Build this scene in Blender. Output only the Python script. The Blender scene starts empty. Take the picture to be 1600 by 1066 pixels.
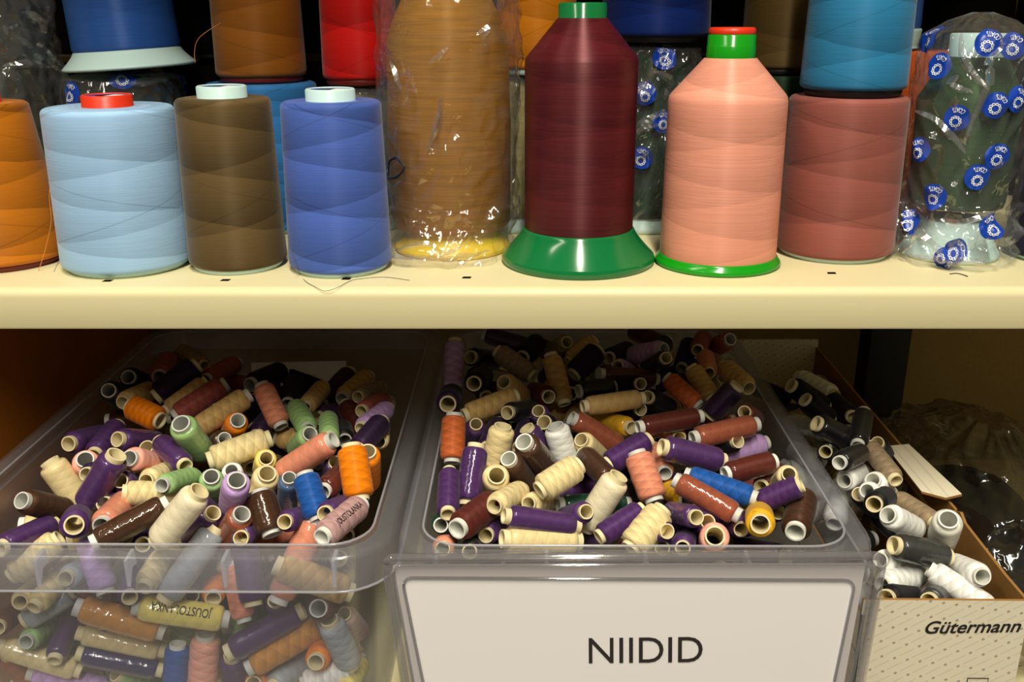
import bpy, math, random
import numpy as np
from mathutils import Vector, Matrix, noise

# ------------------------------------------------------------------ camera, light, exposure
scene = bpy.context.scene
col = scene.collection
F_PX, PITCH, YAW, ROLL = 1480.0, math.radians(19.1), 0.014, -0.0044
CAM = Vector((0, 0, 0.162))
R3 = (Matrix.Rotation(YAW, 3, 'Z') @ Matrix.Rotation(math.pi / 2 - PITCH, 3, 'X') @ Matrix.Rotation(ROLL, 3, 'Z'))
cd = bpy.data.cameras.new('camera'); cam = bpy.data.objects.new('camera', cd); col.objects.link(cam)
cam.matrix_world = Matrix.Translation(CAM) @ R3.to_4x4()
cd.sensor_width = 36; cd.lens = F_PX / 1600 * 36; cd.clip_start = 0.01
scene.camera = cam
w = bpy.data.worlds.new('room_world'); scene.world = w; w.use_nodes = True
w.node_tree.nodes['Background'].inputs[0].default_value = (1.0, 0.90, 0.70, 1)
w.node_tree.nodes['Background'].inputs[1].default_value = 0.10
def area(name, loc, target, sx, sy, power, color):
    ld = bpy.data.lights.new(name, 'AREA'); ld.shape = 'RECTANGLE'; ld.size = sx; ld.size_y = sy
    ld.energy = power; ld.color = color
    o = bpy.data.objects.new(name, ld); col.objects.link(o)
    o.location = loc; d = Vector(target) - Vector(loc)
    o.rotation_euler = d.to_track_quat('-Z', 'Y').to_euler(); return o
area('ceiling_tube_lamp', (0.08, -0.80, 1.60), (0.08, -0.80, 0.0), 0.10, 1.8, 70, (1.0, 0.93, 0.76))
area('ceiling_tube_lamp', (-1.15, -0.5, 1.65), (-1.15, -0.5, 0.0), 0.10, 1.5, 14, (1.0, 0.93, 0.76))
vs = scene.view_settings
vs.view_transform = 'Standard'; vs.look = 'None'; vs.gamma = 1; vs.use_curve_mapping = False; vs.exposure = 0.0
scene.cycles.transparent_max_bounces = 32

# ------------------------------------------------------------------ pixel helpers
FWD = R3 @ Vector((0, 0, -1)); CX = R3 @ Vector((1, 0, 0)); CY = R3 @ Vector((0, 1, 0))
def ray(px, py): return R3 @ Vector(((px - 800) / F_PX, -(py - 533) / F_PX, -1))
def hit_z(px, py, z): d = ray(px, py); return CAM + d * ((z - CAM.z) / d.z)
def hit_y(px, py, y): d = ray(px, py); return CAM + d * ((y - CAM.y) / d.y)
def hit_plane(px, py, p0, n): d = ray(px, py); return CAM + d * ((p0 - CAM).dot(n) / d.dot(n))
def depth(p): return (Vector(p) - CAM).dot(FWD)
def to_px(p):
    v = Vector(p) - CAM; d = v.dot(FWD)
    return 800 + v.dot(CX) / d * F_PX, 533 - v.dot(CY) / d * F_PX

# ------------------------------------------------------------------ materials
def lin(c):
    return tuple(((v / 255) / 12.92 if v / 255 <= 0.04045 else ((v / 255 + 0.055) / 1.055) ** 2.4) for v in c) + (1,)
MATS = {}
def newmat(name):
    m = bpy.data.materials.new(name); m.use_nodes = True
    return m, m.node_tree.nodes, m.node_tree.links, m.node_tree.nodes['Principled BSDF']
def N(nodes, t, **kw):
    n = nodes.new(t)
    for k, v in kw.items(): setattr(n, k, v)
    return n
def mth(nodes, links, op, a, b=None, c=None):
    n = nodes.new('ShaderNodeMath'); n.operation = op
    for i, v in enumerate((a, b, c)):
        if v is None: continue
        if isinstance(v, (int, float)): n.inputs[i].default_value = v
        else: links.new(v, n.inputs[i])
    return n.outputs[0]
def plain(name, rgb, rough=0.5, spec=0.5, bump=0, bscale=300, coat=0, var=0):
    if name in MATS: return MATS[name]
    m, nd, lk, b = newmat(name)
    b.inputs['Base Color'].default_value = lin(rgb); b.inputs['Roughness'].default_value = rough
    b.inputs['Specular IOR Level'].default_value = spec; b.inputs['Coat Weight'].default_value = coat
    if bump or var:
        tc = N(nd, 'ShaderNodeTexCoord'); n = N(nd, 'ShaderNodeTexNoise'); n.inputs['Scale'].default_value = bscale; n.inputs['Detail'].default_value = 6
        lk.new(tc.outputs['Object'], n.inputs['Vector'])
        if bump:
            bp = N(nd, 'ShaderNodeBump'); bp.inputs['Strength'].default_value = bump; bp.inputs['Distance'].default_value = 0.001
            lk.new(n.outputs[0], bp.inputs['Height']); lk.new(bp.outputs[0], b.inputs['Normal'])
        if var:
            hs = N(nd, 'ShaderNodeHueSaturation'); hs.inputs['Color'].default_value = lin(rgb)
            lk.new(mth(nd, lk, 'ADD', mth(nd, lk, 'MULTIPLY', n.outputs[0], var * 2), 1 - var), hs.inputs['Value'])
            lk.new(hs.outputs[0], b.inputs['Base Color'])
    MATS[name] = m; return m
def thread_mat(name, rgb, rough=0.55, spec=0.3, band=0.3, f1=30, f2=23, k=1, streak=0.15, fine=1600, wrap=False, sheen=0.0, aniso=0.85, strands=0):
    """wound thread: UV u = turn (0..1), v = metres along the axis; saw bands of crossed windings + fine strands"""
    if name in MATS: return MATS[name]
    m, nd, lk, b = newmat(name)
    uv = N(nd, 'ShaderNodeUVMap'); sp = N(nd, 'ShaderNodeSeparateXYZ'); lk.new(uv.outputs[0], sp.inputs[0])
    u, v = sp.outputs[0], sp.outputs[1]
    oi = N(nd, 'ShaderNodeObjectInfo'); ph = oi.outputs['Random']
    nz = N(nd, 'ShaderNodeTexNoise'); nz.inputs['Scale'].default_value = 1; nz.inputs['Detail'].default_value = 3
    cb = N(nd, 'ShaderNodeCombineXYZ'); sn = mth(nd, lk, 'SINE', mth(nd, lk, 'MULTIPLY', u, 2 * math.pi))
    lk.new(mth(nd, lk, 'MULTIPLY', sn, 0.7), cb.inputs[0]); lk.new(mth(nd, lk, 'MULTIPLY', v, 14), cb.inputs[1]); lk.new(mth(nd, lk, 'MULTIPLY', ph, 40), cb.inputs[2])
    lk.new(cb.outputs[0], nz.inputs['Vector'])
    dist = mth(nd, lk, 'MULTIPLY', mth(nd, lk, 'SUBTRACT', nz.outputs[0], 0.5), 0.3)
    h1 = mth(nd, lk, 'FRACT', mth(nd, lk, 'ADD', mth(nd, lk, 'MULTIPLY_ADD', v, f1, mth(nd, lk, 'MULTIPLY', u, k)), mth(nd, lk, 'ADD', ph, dist)))
    h2 = mth(nd, lk, 'FRACT', mth(nd, lk, 'SUBTRACT', mth(nd, lk, 'MULTIPLY_ADD', v, f2, mth(nd, lk, 'MULTIPLY', ph, 7)), mth(nd, lk, 'MULTIPLY', u, k)))
    st = N(nd, 'ShaderNodeTexNoise'); st.inputs['Scale'].default_value = 1; st.inputs['Detail'].default_value = 2
    c2 = N(nd, 'ShaderNodeCombineXYZ'); lk.new(mth(nd, lk, 'MULTIPLY', sn, 3), c2.inputs[0]); lk.new(mth(nd, lk, 'MULTIPLY', v, fine), c2.inputs[1])
    lk.new(h1, c2.inputs[2]); lk.new(c2.outputs[0], st.inputs['Vector'])
    s = mth(nd, lk, 'ADD', mth(nd, lk, 'MULTIPLY', mth(nd, lk, 'SUBTRACT', h1, 0.5), band), mth(nd, lk, 'MULTIPLY', mth(nd, lk, 'SUBTRACT', h2, 0.5), band * 0.8))
    s = mth(nd, lk, 'ADD', s, mth(nd, lk, 'MULTIPLY', mth(nd, lk, 'SUBTRACT', st.outputs[0], 0.5), streak * 2))
    val = mth(nd, lk, 'ADD', s, 1.0)
    sd = None
    if strands:                                          # a few single strands lying across the bands
        for fr_, sg_ in ((strands, 1), (strands * .73, -1)):
            q_ = mth(nd, lk, 'FRACT', mth(nd, lk, 'ADD', mth(nd, lk, 'MULTIPLY_ADD', v, fr_, mth(nd, lk, 'MULTIPLY', u, sg_)), mth(nd, lk, 'MULTIPLY', ph, 5.3)))
            q_ = mth(nd, lk, 'LESS_THAN', mth(nd, lk, 'ABSOLUTE', mth(nd, lk, 'SUBTRACT', q_, .5)), fr_ * .00035)
            sd = q_ if sd is None else mth(nd, lk, 'MAXIMUM', sd, q_)
        val = mth(nd, lk, 'SUBTRACT', val, mth(nd, lk, 'MULTIPLY', sd, .22))
    hs = N(nd, 'ShaderNodeHueSaturation'); hs.inputs['Color'].default_value = lin(rgb); lk.new(val, hs.inputs['Value'])
    lk.new(hs.outputs[0], b.inputs['Base Color'])
    bp = N(nd, 'ShaderNodeBump'); bp.inputs['Strength'].default_value = 0.25; bp.inputs['Distance'].default_value = 0.0005
    lk.new(mth(nd, lk, 'ADD', mth(nd, lk, 'MULTIPLY', mth(nd, lk, 'ADD', h1, h2), 0.5), st.outputs[0]), bp.inputs['Height']); lk.new(bp.outputs[0], b.inputs['Normal'])
    b.inputs['Roughness'].default_value = rough; b.inputs['Specular IOR Level'].default_value = spec
    tnt = lin(rgb); mxv = max(tnt[:3]) + .02; b.inputs['Specular Tint'].default_value = tuple(min(1, .35 + .65 * c / mxv) for c in tnt[:3]) + (1,)
    if aniso:
        tg = N(nd, 'ShaderNodeTangent', direction_type='UV_MAP'); tg.uv_map = 'UVMap'; lk.new(tg.outputs[0], b.inputs['Tangent'])
        b.inputs['Anisotropic'].default_value = aniso; b.inputs['Anisotropic Rotation'].default_value = 0.25
    b.inputs['Sheen Weight'].default_value = sheen; b.inputs['Sheen Roughness'].default_value = 0.4
    if wrap:                                            # clear shrink film over the thread
        b.inputs['Coat Weight'].default_value = 0.9; b.inputs['Coat Roughness'].default_value = 0.07
        n2 = N(nd, 'ShaderNodeTexNoise'); n2.inputs['Scale'].default_value = 260; tc = N(nd, 'ShaderNodeTexCoord'); lk.new(tc.outputs['Object'], n2.inputs['Vector'])
        b2 = N(nd, 'ShaderNodeBump'); b2.inputs['Strength'].default_value = 0.45; b2.inputs['Distance'].default_value = 0.0008
        lk.new(n2.outputs[0], b2.inputs['Height']); lk.new(b2.outputs[0], b.inputs['Coat Normal'])
    MATS[name] = m; return m
def film_mat(name, tint=(255, 255, 255), base=0.09, edge=0.55, rough=0.07, haze=0.06, bump=0.5, bscale=90, bdist=0.004):
    """thin clear plastic: transparent with glossy reflection and a little milky scatter"""
    if name in MATS: return MATS[name]
    m, nd, lk, b = newmat(name); nd.remove(b); out = nd['Material Output']
    tr = N(nd, 'ShaderNodeBsdfTransparent'); tr.inputs[0].default_value = lin(tint)
    gl = N(nd, 'ShaderNodeBsdfGlossy'); gl.inputs['Roughness'].default_value = rough; gl.inputs[0].default_value = (1, 1, 1, 1)
    df = N(nd, 'ShaderNodeBsdfDiffuse'); df.inputs[0].default_value = lin((228, 229, 238))
    tl = N(nd, 'ShaderNodeBsdfTranslucent'); tl.inputs[0].default_value = lin((228, 229, 238))
    lw = N(nd, 'ShaderNodeLayerWeight'); lw.inputs[0].default_value = 0.4
    if bump:
        tc = N(nd, 'ShaderNodeTexCoord'); vo = N(nd, 'ShaderNodeTexNoise'); vo.inputs['Scale'].default_value = bscale; vo.inputs['Detail'].default_value = 3
        lk.new(tc.outputs['Object'], vo.inputs['Vector'])
        bp = N(nd, 'ShaderNodeBump'); bp.inputs['Strength'].default_value = bump; bp.inputs['Distance'].default_value = bdist
        lk.new(vo.outputs[0], bp.inputs['Height']); lk.new(bp.outputs[0], gl.inputs['Normal']); lk.new(bp.outputs[0], lw.inputs['Normal'])
    mx = N(nd, 'ShaderNodeMixShader'); f = mth(nd, lk, 'MULTIPLY_ADD', mth(nd, lk, 'POWER', lw.outputs['Facing'], 2.5), edge, base)
    lk.new(f, mx.inputs[0]); 
    m1 = N(nd, 'ShaderNodeMixShader'); m1.inputs[0].default_value = 0.5; lk.new(df.outputs[0], m1.inputs[1]); lk.new(tl.outputs[0], m1.inputs[2])
    m2 = N(nd, 'ShaderNodeMixShader'); m2.inputs[0].default_value = haze; lk.new(tr.outputs[0], m2.inputs[1]); lk.new(m1.outputs[0], m2.inputs[2])
    lk.new(m2.outputs[0], mx.inputs[1]); lk.new(gl.outputs[0], mx.inputs[2]); lk.new(mx.outputs[0], out.inputs[0])
    MATS[name] = m; return m

FILM = film_mat('clear_film')
FILM_HAZY = film_mat('hazy_film', base=0.09, haze=0.12, bscale=70)
BIN_M = film_mat('frosted_bin_plastic', tint=(250, 251, 254), base=0.03, edge=0.35, rough=0.2, haze=0.115, bump=0)
BIN_E = film_mat('frosted_bin_edge', tint=(250, 250, 255), base=0.05, edge=0.3, rough=0.2, haze=0.5, bump=0)
ACRYL = film_mat('clear_acrylic', tint=(236, 234, 234), base=0.08, edge=0.6, rough=0.08, haze=0.10, bump=0)

ACRYL2 = film_mat('clear_acrylic_edge', tint=(228, 226, 226), base=0.12, edge=0.7, rough=0.06, haze=0.16, bump=0)
# ------------------------------------------------------------------ object helpers
def tag(o, label=None, cat=None, group=None, kind=None):
    for k, v in (('label', label), ('category', cat), ('group', group), ('kind', kind)):
        if v: o[k] = v
    return o
def empty(name, loc=(0, 0, 0), mat=None):
    o = bpy.data.objects.new(name, None); col.objects.link(o); o.empty_display_size = 0.02
    if mat is not None: o.matrix_world = mat
    else: o.location = loc
    return o
def link(name, me, mats=None, parent=None):
    o = bpy.data.objects.new(name, me); col.objects.link(o)
    if parent is not None: o.parent = parent
    if mats is not None:
        for i, m in enumerate(mats if isinstance(mats, (list, tuple)) else [mats]):
            if len(me.materials) <= i: me.materials.append(m)
            else: o.material_slots[i].link = 'OBJECT'; o.material_slots[i].material = m
    return o
def mesh(name, verts, faces, smooth=True, uvs=None):
    me = bpy.data.meshes.new(name); me.from_pydata([tuple(v) for v in verts], [], faces)
    if uvs is not None:
        l = me.uv_layers.new(name='UVMap'); flat = [c for f in uvs for p in f for c in p]; l.data.foreach_set('uv', flat)
    if smooth: me.polygons.foreach_set('use_smooth', [True] * len(me.polygons))
    me.update(); return me
def lathe(name, lines, seg=72, lump=None):
    """lines: list of polylines [(r,z),...]; separate polylines meet in a hard edge"""
    V, Fc, U = [], [], []
    for ln in lines:
        base = len(V)
        for (r, z) in ln:
            for s in range(seg):
                a = 2 * math.pi * s / seg; rr = r if lump is None else r * lump(a, z)
                V.append((rr * math.cos(a), rr * math.sin(a), z))
        for i in range(len(ln) - 1):
            for s in range(seg):
                t = (s + 1) % seg
                Fc.append((base + i * seg + s, base + i * seg + t, base + (i + 1) * seg + t, base + (i + 1) * seg + s))
                u0, u1 = s / seg, (s + 1) / seg; v0, v1 = ln[i][1], ln[i + 1][1]
                if abs(v0 - v1) < 1e-5: v0 += ln[i][0]; v1 += ln[i + 1][0]
                U.append(((u0, v0), (u1, v0), (u1, v1), (u0, v1)))
    return mesh(name, V, Fc, True, U)
def box_mesh(name, x0, x1, y0, y1, z0, z1, bev=0.0, seg=2):
    import bmesh
    bm = bmesh.new(); bmesh.ops.create_cube(bm, size=1)
    for v in bm.verts: v.co = ((x0 + x1) / 2 + v.co.x * (x1 - x0), (y0 + y1) / 2 + v.co.y * (y1 - y0), (z0 + z1) / 2 + v.co.z * (z1 - z0))
    if bev: bmesh.ops.bevel(bm, geom=bm.edges[:], offset=bev, segments=seg, affect='EDGES', profile=0.5)
    me = bpy.data.meshes.new(name); bm.to_mesh(me); bm.free(); return me
def tube_mesh(name, pts, r, seg=8):
    pts = [Vector(p) for p in pts]; V, Fc = [], []
    for i, p in enumerate(pts):
        t = (pts[min(i + 1, len(pts) - 1)] - pts[max(i - 1, 0)]).normalized()
        a = t.cross(Vector((0.3, 0.2, 1))).normalized(); b = t.cross(a)
        for s in range(seg):
            q = 2 * math.pi * s / seg; V.append(p + a * (r * math.cos(q)) + b * (r * math.sin(q)))
    for i in range(len(pts) - 1):
        for s in range(seg):
            t = (s + 1) % seg; Fc.append((i * seg + s, i * seg + t, (i + 1) * seg + t, (i + 1) * seg + s))
    return mesh(name, V, Fc)
def smooth_path(pts, n=8):
    pts = [Vector(p) for p in pts]; out = []
    for i in range(len(pts) - 1):
        p0, p1, p2, p3 = pts[max(i - 1, 0)], pts[i], pts[i + 1], pts[min(i + 2, len(pts) - 1)]
        for j in range(n):
            t = j / n
            out.append(0.5 * ((2 * p1) + (p2 - p0) * t + (2 * p0 - 5 * p1 + 4 * p2 - p3) * t * t + (3 * p1 - p0 - 3 * p2 + p3) * t ** 3))
    out.append(pts[-1]); return out
def text_data(body, size=1.0, shear=0.0, offset=0.0, sx=1.0):
    c = bpy.data.curves.new('lettering', 'FONT'); c.body = body; c.size = size; c.shear = shear; c.offset = offset
    c.align_x = 'CENTER'; c.align_y = 'CENTER'; c.resolution_u = 4
    o = bpy.data.objects.new('lettering_tmp', c); col.objects.link(o)
    me = bpy.data.meshes.new_from_object(o.evaluated_get(bpy.context.evaluated_depsgraph_get()))
    vs_ = [(v.co.x * sx, v.co.y) for v in me.vertices]; fs = [tuple(p.vertices) for p in me.polygons]
    bpy.data.objects.remove(o); bpy.data.curves.remove(c); bpy.data.meshes.remove(me)
    x0, x1 = min(v[0] for v in vs_), max(v[0] for v in vs_); y0, y1 = min(v[1] for v in vs_), max(v[1] for v in vs_)
    return [(x - (x0 + x1) / 2, y - (y0 + y1) / 2) for x, y in vs_], fs, x1 - x0, y1 - y0

# ------------------------------------------------------------------ the setting: shelving and wall
SH_F, SH_T = 0.5675, 0.027          # shelf front edge, thickness
WALL_Y = 1.02
CREAM = plain('cream_powder_coat', (226, 216, 172), 0.42, 0.4, bump=0.05, bscale=900)
def lip_shelf(name, ztop, SH_F=SH_F):
    # folded sheet-metal shelf: flat top, rounded front edge, front lip, return under
    prof = [(0.99, 0), (SH_F + 0.006, 0)]
    prof += [(SH_F + 0.006 - 0.006 * math.sin(a), -0.006 + 0.006 * math.cos(a)) for a in [math.pi / 2 * i / 6 for i in range(1, 7)]]
    prof += [(SH_F, -SH_T + 0.002), (SH_F + 0.0006, -SH_T + 0.0005), (SH_F + 0.002, -SH_T), (SH_F + 0.022, -SH_T), (SH_F + 0.022, -SH_T + 0.0015),
             (SH_F + 0.003, -SH_T + 0.0015), (SH_F + 0.003, -0.003), (0.99, -0.003)]
    V, Fc = [], []
    for x in (-0.85, 0.85):
        for (y, z) in prof: V.append((x, y, ztop + z))
    n = len(prof)
    for i in range(n): j = (i + 1) % n; Fc.append((i, j, n + j, n + i))
    me = mesh(name, V, Fc); o = link(name, me, CREAM); tag(o, kind='structure')
    m = o.modifiers.new('edges', 'EDGE_SPLIT'); m.split_angle = 0.6
    return o
shelf = lip_shelf('trim_1', 0.0)
tag(shelf, 'cream metal shelf board with rounded front lip carrying the large cones', 'shelf')
shelf_up = lip_shelf('trim_2', 0.36); tag(shelf_up, 'cream metal shelf board above the upper cones', 'shelf')
shelf_lo = lip_shelf('trim_3', -0.325, 0.46); tag(shelf_lo, 'cream metal shelf board under the plastic bins', 'shelf')
BLK = plain('slot_shade', (6, 5, 5), 0.9, 0.1)  # flat quads: the dark inside the punched slots is painted, not cut
for px, py in ((168, 439), (352, 438), (541, 436), (729, 434), (1299, 427)):
    p = hit_z(px, py, 0.0)
    me = mesh('slot', [(p.x - .003, p.y - .0022, .0002), (p.x + .0026, p.y - .0022, .0002), (p.x + .0032, p.y + .0022, .0002), (p.x - .0022, p.y + .0022, .0002)], [(0, 1, 2, 3)], False)
    link('slot', me, BLK, shelf)
wall = link('wall_back', box_mesh('wall_back', -1.2, 1.2, WALL_Y, WALL_Y + 0.05, -0.6, 0.7), plain('beige_wall', (150, 126, 82), 0.9, 0.1, bump=0.6, bscale=260, var=0.15))
tag(wall, 'beige rough wall behind the shelves', 'wall', kind='structure')
pb, pt_ = hit_y(1392, 560, 0.965), hit_y(1385, 520, 0.965)
post = link('trim_4', box_mesh('trim_4', hit_y(1354, 520, .965).x, hit_y(1420, 520, .965).x, 0.955, 0.985, -0.6, -0.0045, 0.002), plain('black_post', (8, 8, 9), 0.5, 0.3))
tag(post, 'black shelf upright against the beige wall', 'post', kind='structure')

# ------------------------------------------------------------------ large cones on the shelf
def place(cx, fb, half, row, zb=0.0):
    """base centre from the front-most bottom pixel, half width and side row"""
    p = hit_z(cx, fb, zb); r = half * depth(p) / F_PX; Y = p.y + r
    r = half * depth((p.x, Y, zb)) / F_PX; Y = p.y + r
    return Vector((hit_y(cx, row, Y).x, Y, zb))
def rr(c, hpx, z): return hpx * depth((c.x, c.y, z)) / F_PX
def zz(c, px, row): return hit_y(px, row, c.y).z
def soft_body(rt, rb, zt, zb, r_in, e=0.0035, n=14, bulge=0.0):
    pr = [(r_in, zt)]
    pr += [(rt - e + e * math.sin(a), zt - e + e * math.cos(a)) for a in [math.pi / 2 * i / 5 for i in range(6)]]
    for i in range(1, n):
        t = i / n; pr.append((rt + (rb - rt) * t + bulge * math.sin(math.pi * t), zt - e + (zb + e - zt + e) * t))
    pr += [(rb - e + e * math.cos(a), zb + e - e * math.sin(a)) for a in [math.pi / 2 * i / 5 for i in range(6)]]
    pr += [(r_in, zb)]; return [pr]
PALE = plain('pale_mint_plastic', (196, 226, 226), 0.4, 0.4)
RED_P = plain('red_plastic', (222, 52, 22), 0.38, 0.5)
DKRED = plain('dark_red_plastic', (110, 25, 20), 0.4, 0.5)
GRN = plain('green_plastic', (14, 112, 58), 0.16, 0.55)
GRN2 = plain('grass_green_plastic', (22, 150, 24), 0.18, 0.55)
YEL = plain('yellow_plastic', (235, 200, 20), 0.4, 0.5)
WHITE_L = plain('white_label', (235, 232, 226), 0.6); BLUE_L = plain('blue_label', (32, 62, 150), 0.5)
def tube_part(root, r, z0, z1, m, name='tube', wall=0.0018):
    e = 0.0008
    lathe_lines = [[(r, z0), (r, z1 - e), (r - e, z1), (r - wall, z1), (r - wall - 0.0004, z1 - e), (r - wall - 0.0004, z0)]]
    return link(name, lathe(name, lathe_lines, 48), m, root)
def std_cone(label, cx, fb, half, row, cxt, rowt, halft, rgb, tube_m=None, tube_half=39, tube_h=0.0075, base_m=None, yc=None, zb=0.0, band=0.3, f1=32, f2=25,
             group=None, rough=0.6, lab=None, sheen=0.15, zt=None, name='thread_cone', streak=.12, bulge=0.0):
    if yc is None: c = place(cx, fb, half, row, zb)
    else: c = Vector((hit_y(cx, row, yc).x, yc, zb))
    zt = zt if zt is not None else zz(c, cxt, rowt); rb = rr(c, half, zb); rt = rr(c, halft, zt)
    root = empty(name, c); tag(root, label, 'thread cone', group)
    tr = 0.0158 * tube_half / 39
    m = thread_mat('thread_' + '_'.join(map(str, rgb)), rgb, rough, 0.4, band * 1.5, f1, f2, 1, streak, 1800, sheen=sheen, strands=17)
    b0 = 0.0042 if base_m else 0.0028
    link('thread', lathe('thread', soft_body(rt, rb, zt - zb, b0, tr, bulge=bulge), 96), m, root)
    bm_ = base_m or PALE
    link('base_rim', lathe('base_rim', [[(tr, 0), (rb * 0.88, 0), (rb * 0.91, 0.0015), (rb * 0.91, b0 + .002), (tr, b0 + .002)]], 72), bm_, root)
    if tube_m:
        tube_part(root, tr, 0, zt - zb + tube_h, tube_m)
        if lab:
            d = lathe('tube_label', [[(tr - .0025, zt - zb + tube_h - .0006), (tr * .45, zt - zb + tube_h - .0006)]], 40)
            o = link('tube_label', d, lab, root)
            h = tr * .95; me = mesh('tube_label', [(.001, -h * .8, 0), (h * .8, -h * .4, 0), (h * .9, .1 * h, 0), (h * .2, h * .3, 0)], [(0, 1, 2, 3)], False)
            link('label_print', me, WHITE_L, o).location = (0, 0, zt - zb + tube_h - .0004)
    return root, c, rb, rt, zt, m
C = {}
C['orange'] = std_cone('orange brown thread cone with dark red base at far left shelf end', 6, 432, 98, 405, -30, 160, 76, (178, 104, 22), RED_P, base_m=DKRED, lab=BLUE_L)
C['light'] = std_cone('light blue thread cone with red tube and wide wound bands', 202, 439, 98, 405, 173, 166, 98, (152, 188, 226), RED_P, lab=BLUE_L, band=0.2)
C['brown'] = std_cone('dark olive brown thread cone with pale tube beside light blue cone', 373, 433, 74, 405, 345, 152, 73, (88, 70, 42), PALE, lab=BLUE_L, band=.35)
C['blue'] = std_cone('periwinkle blue thread cone with pale tube beside the bagged gold spool', 533, 438, 79, 408, 510, 157, 78, (72, 98, 178), PALE, lab=BLUE_L, band=.3)
C['mauve'] = std_cone('dusty mauve thread cone carrying a teal cone on its top', 1301, 416, 89, 388, 1328, 149, 90, (140, 80, 72), None, band=.22)
mv = C['mauve']
C['teal'] = std_cone('teal blue thread cone stacked on top of the dusty mauve cone', 1333, 0, 80, 128, 1348, 0, 80, (42, 116, 160), None, yc=mv[1].y, zb=mv[4] + .0005, zt=mv[4] + .105, base_m=plain('black_plastic', (15, 15, 16), .4), band=.25)
C['navy_edge'] = std_cone('dark navy thread cone at far right shelf end', 1668, 424, 92, 395, 1700, 150, 88, (28, 26, 48), PALE, band=.3)

def flange(root, r0, r1, h, m, name='base_flange', lip=0.004):
    pr = [(0.012, h + .001), (r0 * .98, h + .001), (r0, h)]
    pr += [(r0 + (r1 - r0) * (t ** 1.25), h + (lip - h) * t) for t in [i / 10 for i in range(1, 11)]]
    l2 = [(r1, lip), (r1 + .0008, lip * .6), (r1 - .0004, .0004), (r1 - .003, 0), (0.012, 0)]
    return link(name, lathe(name, [pr, l2], 96), m, root)
# maroon king spool on green flared base
c = place(903, 439, 117, 398); zj, zs, zt = zz(c, 903, 356), zz(c, 901, 90), zz(c, 901, 28)
root = empty('king_spool', c); tag(root, 'maroon thread spool with green cap and wide green flared base', 'thread spool')
m = thread_mat('thread_maroon', (76, 20, 27), .48, .8, .3, 40, 31, 1, .4, 900)
rb_, rs_, rt_ = rr(c, 84, zj), rr(c, 89, zs), rr(c, 39, zt)
link('thread', lathe('thread', [[(rb_ - .001, zj - .002), (rb_, zj + .001)] + [(rb_ + (rs_ - rb_) * i / 12, zj + .001 + (zs - zj - .003) * i / 12) for i in range(1, 13)] + [(rs_ - .0006, zs), (rs_ - .0022, zs + .002)] + [(rs_ - .0022 + (rt_ - rs_ + .0022) * i / 8, zs + .002 + (zt - zs - .002) * i / 8) for i in range(1, 9)]], 96), m, root)
flange(root, rb_ + .0012, rr(c, 117, 0), zj, GRN, lip=.006); tube_part(root, rr(c, 38, zt), zj, zz(c, 901, 4), GRN, wall=.003)
# pink king spool on grass green rim
c = place(1120, 435, 95, 404); zs, zt = zz(c, 1142, 150), zz(c, 1148, 90)
root = empty('king_spool', c); tag(root, 'salmon pink thread spool with red topped green cap and green rim', 'thread spool')
m = thread_mat('thread_pink', (226, 152, 130), .48, .7, .2, 34, 27, 1, .16, 1100)
rb_, rs_, rt_ = rr(c, 89, .006), rr(c, 92, zs), rr(c, 40, zt)
link('thread', lathe('thread', [[(rb_ - .001, .004), (rb_, .007)] + [(rb_ + (rs_ - rb_) * i / 12, .007 + (zs - .010) * i / 12) for i in range(1, 13)] + [(rs_ - .0006, zs), (rs_ - .002, zs + .002)] + [(rs_ - .002 + (rt_ - rs_ + .002) * i / 8, zs + .002 + (zt - zs - .002) * i / 8) for i in range(1, 9)]], 96), m, root)
flange(root, rb_ + .001, rr(c, 95, 0), .0062, GRN2, name='base_rim', lip=.0035)
za = zz(c, 1150, 53); tb = tube_part(root, rr(c, 37, zt), .004, za, GRN2, wall=.003)
link('collar', lathe('collar', [[(rr(c, 37.8, zt), zt - .001), (rr(c, 37.8, zt), (zt + za) / 2), (rr(c, 37, zt), (zt + za) / 2 + .0005)]], 48), GRN2, root)
r5 = rr(c, 36, za); link('cap', lathe('cap', [[(r5, za), (r5 + .0002, za + .001), (r5, za + .003), (r5 - .001, za + .004), (r5 - .004, za + .004), (r5 - .005, za + .002), (.002, za + .002)]], 48), RED_P, root)

# ---- bagged spools ------------------------------------------------------------
def lerp_prof(prof, z):
    if z <= prof[0][0]: return prof[0][1]
    for (a, ra), (b, rb) in zip(prof, prof[1:]):
        if z <= b: t = (z - a) / (b - a); return ra + (rb - ra) * t
    return prof[-1][1]
def bag_fn(prof, amp, seed, flat=1.0, dz=None, shift=None):
    def P(th, z):
        v = Vector((math.cos(th) * 1.3 + seed, math.sin(th) * 1.3, z * 38))
        n1 = noise.noise(v); n2 = noise.noise(v * 2.7 + Vector((5, 3, 1))); n3 = 1 - 2 * abs(noise.noise(Vector((math.cos(th) * 2.2, math.sin(th) * 2.2 + seed, z * 30 + th))))
        a = amp(z) if callable(amp) else amp
        w_ = Vector((math.cos(th) * 3.2 + seed, math.sin(th) * 3.2, z * 62 + 2 * math.sin(th * 2))); n4 = 1 - 2.4 * abs(noise.noise(w_)); n5 = noise.noise(w_ * 2.3)
        r = lerp_prof(prof, z) + a * (0.7 * n1 + 0.5 * n2 + 0.7 * n3 + 0.55 * n4 + .1 * n5)
        lean = dz(th, z) if dz else 0
        sx_, sy_ = shift(z) if shift else (0, 0)
        return Vector((r * math.cos(th) + sx_, r * math.sin(th) * flat + sy_, max(z + lean, 0.0004)))
    return P
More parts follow.
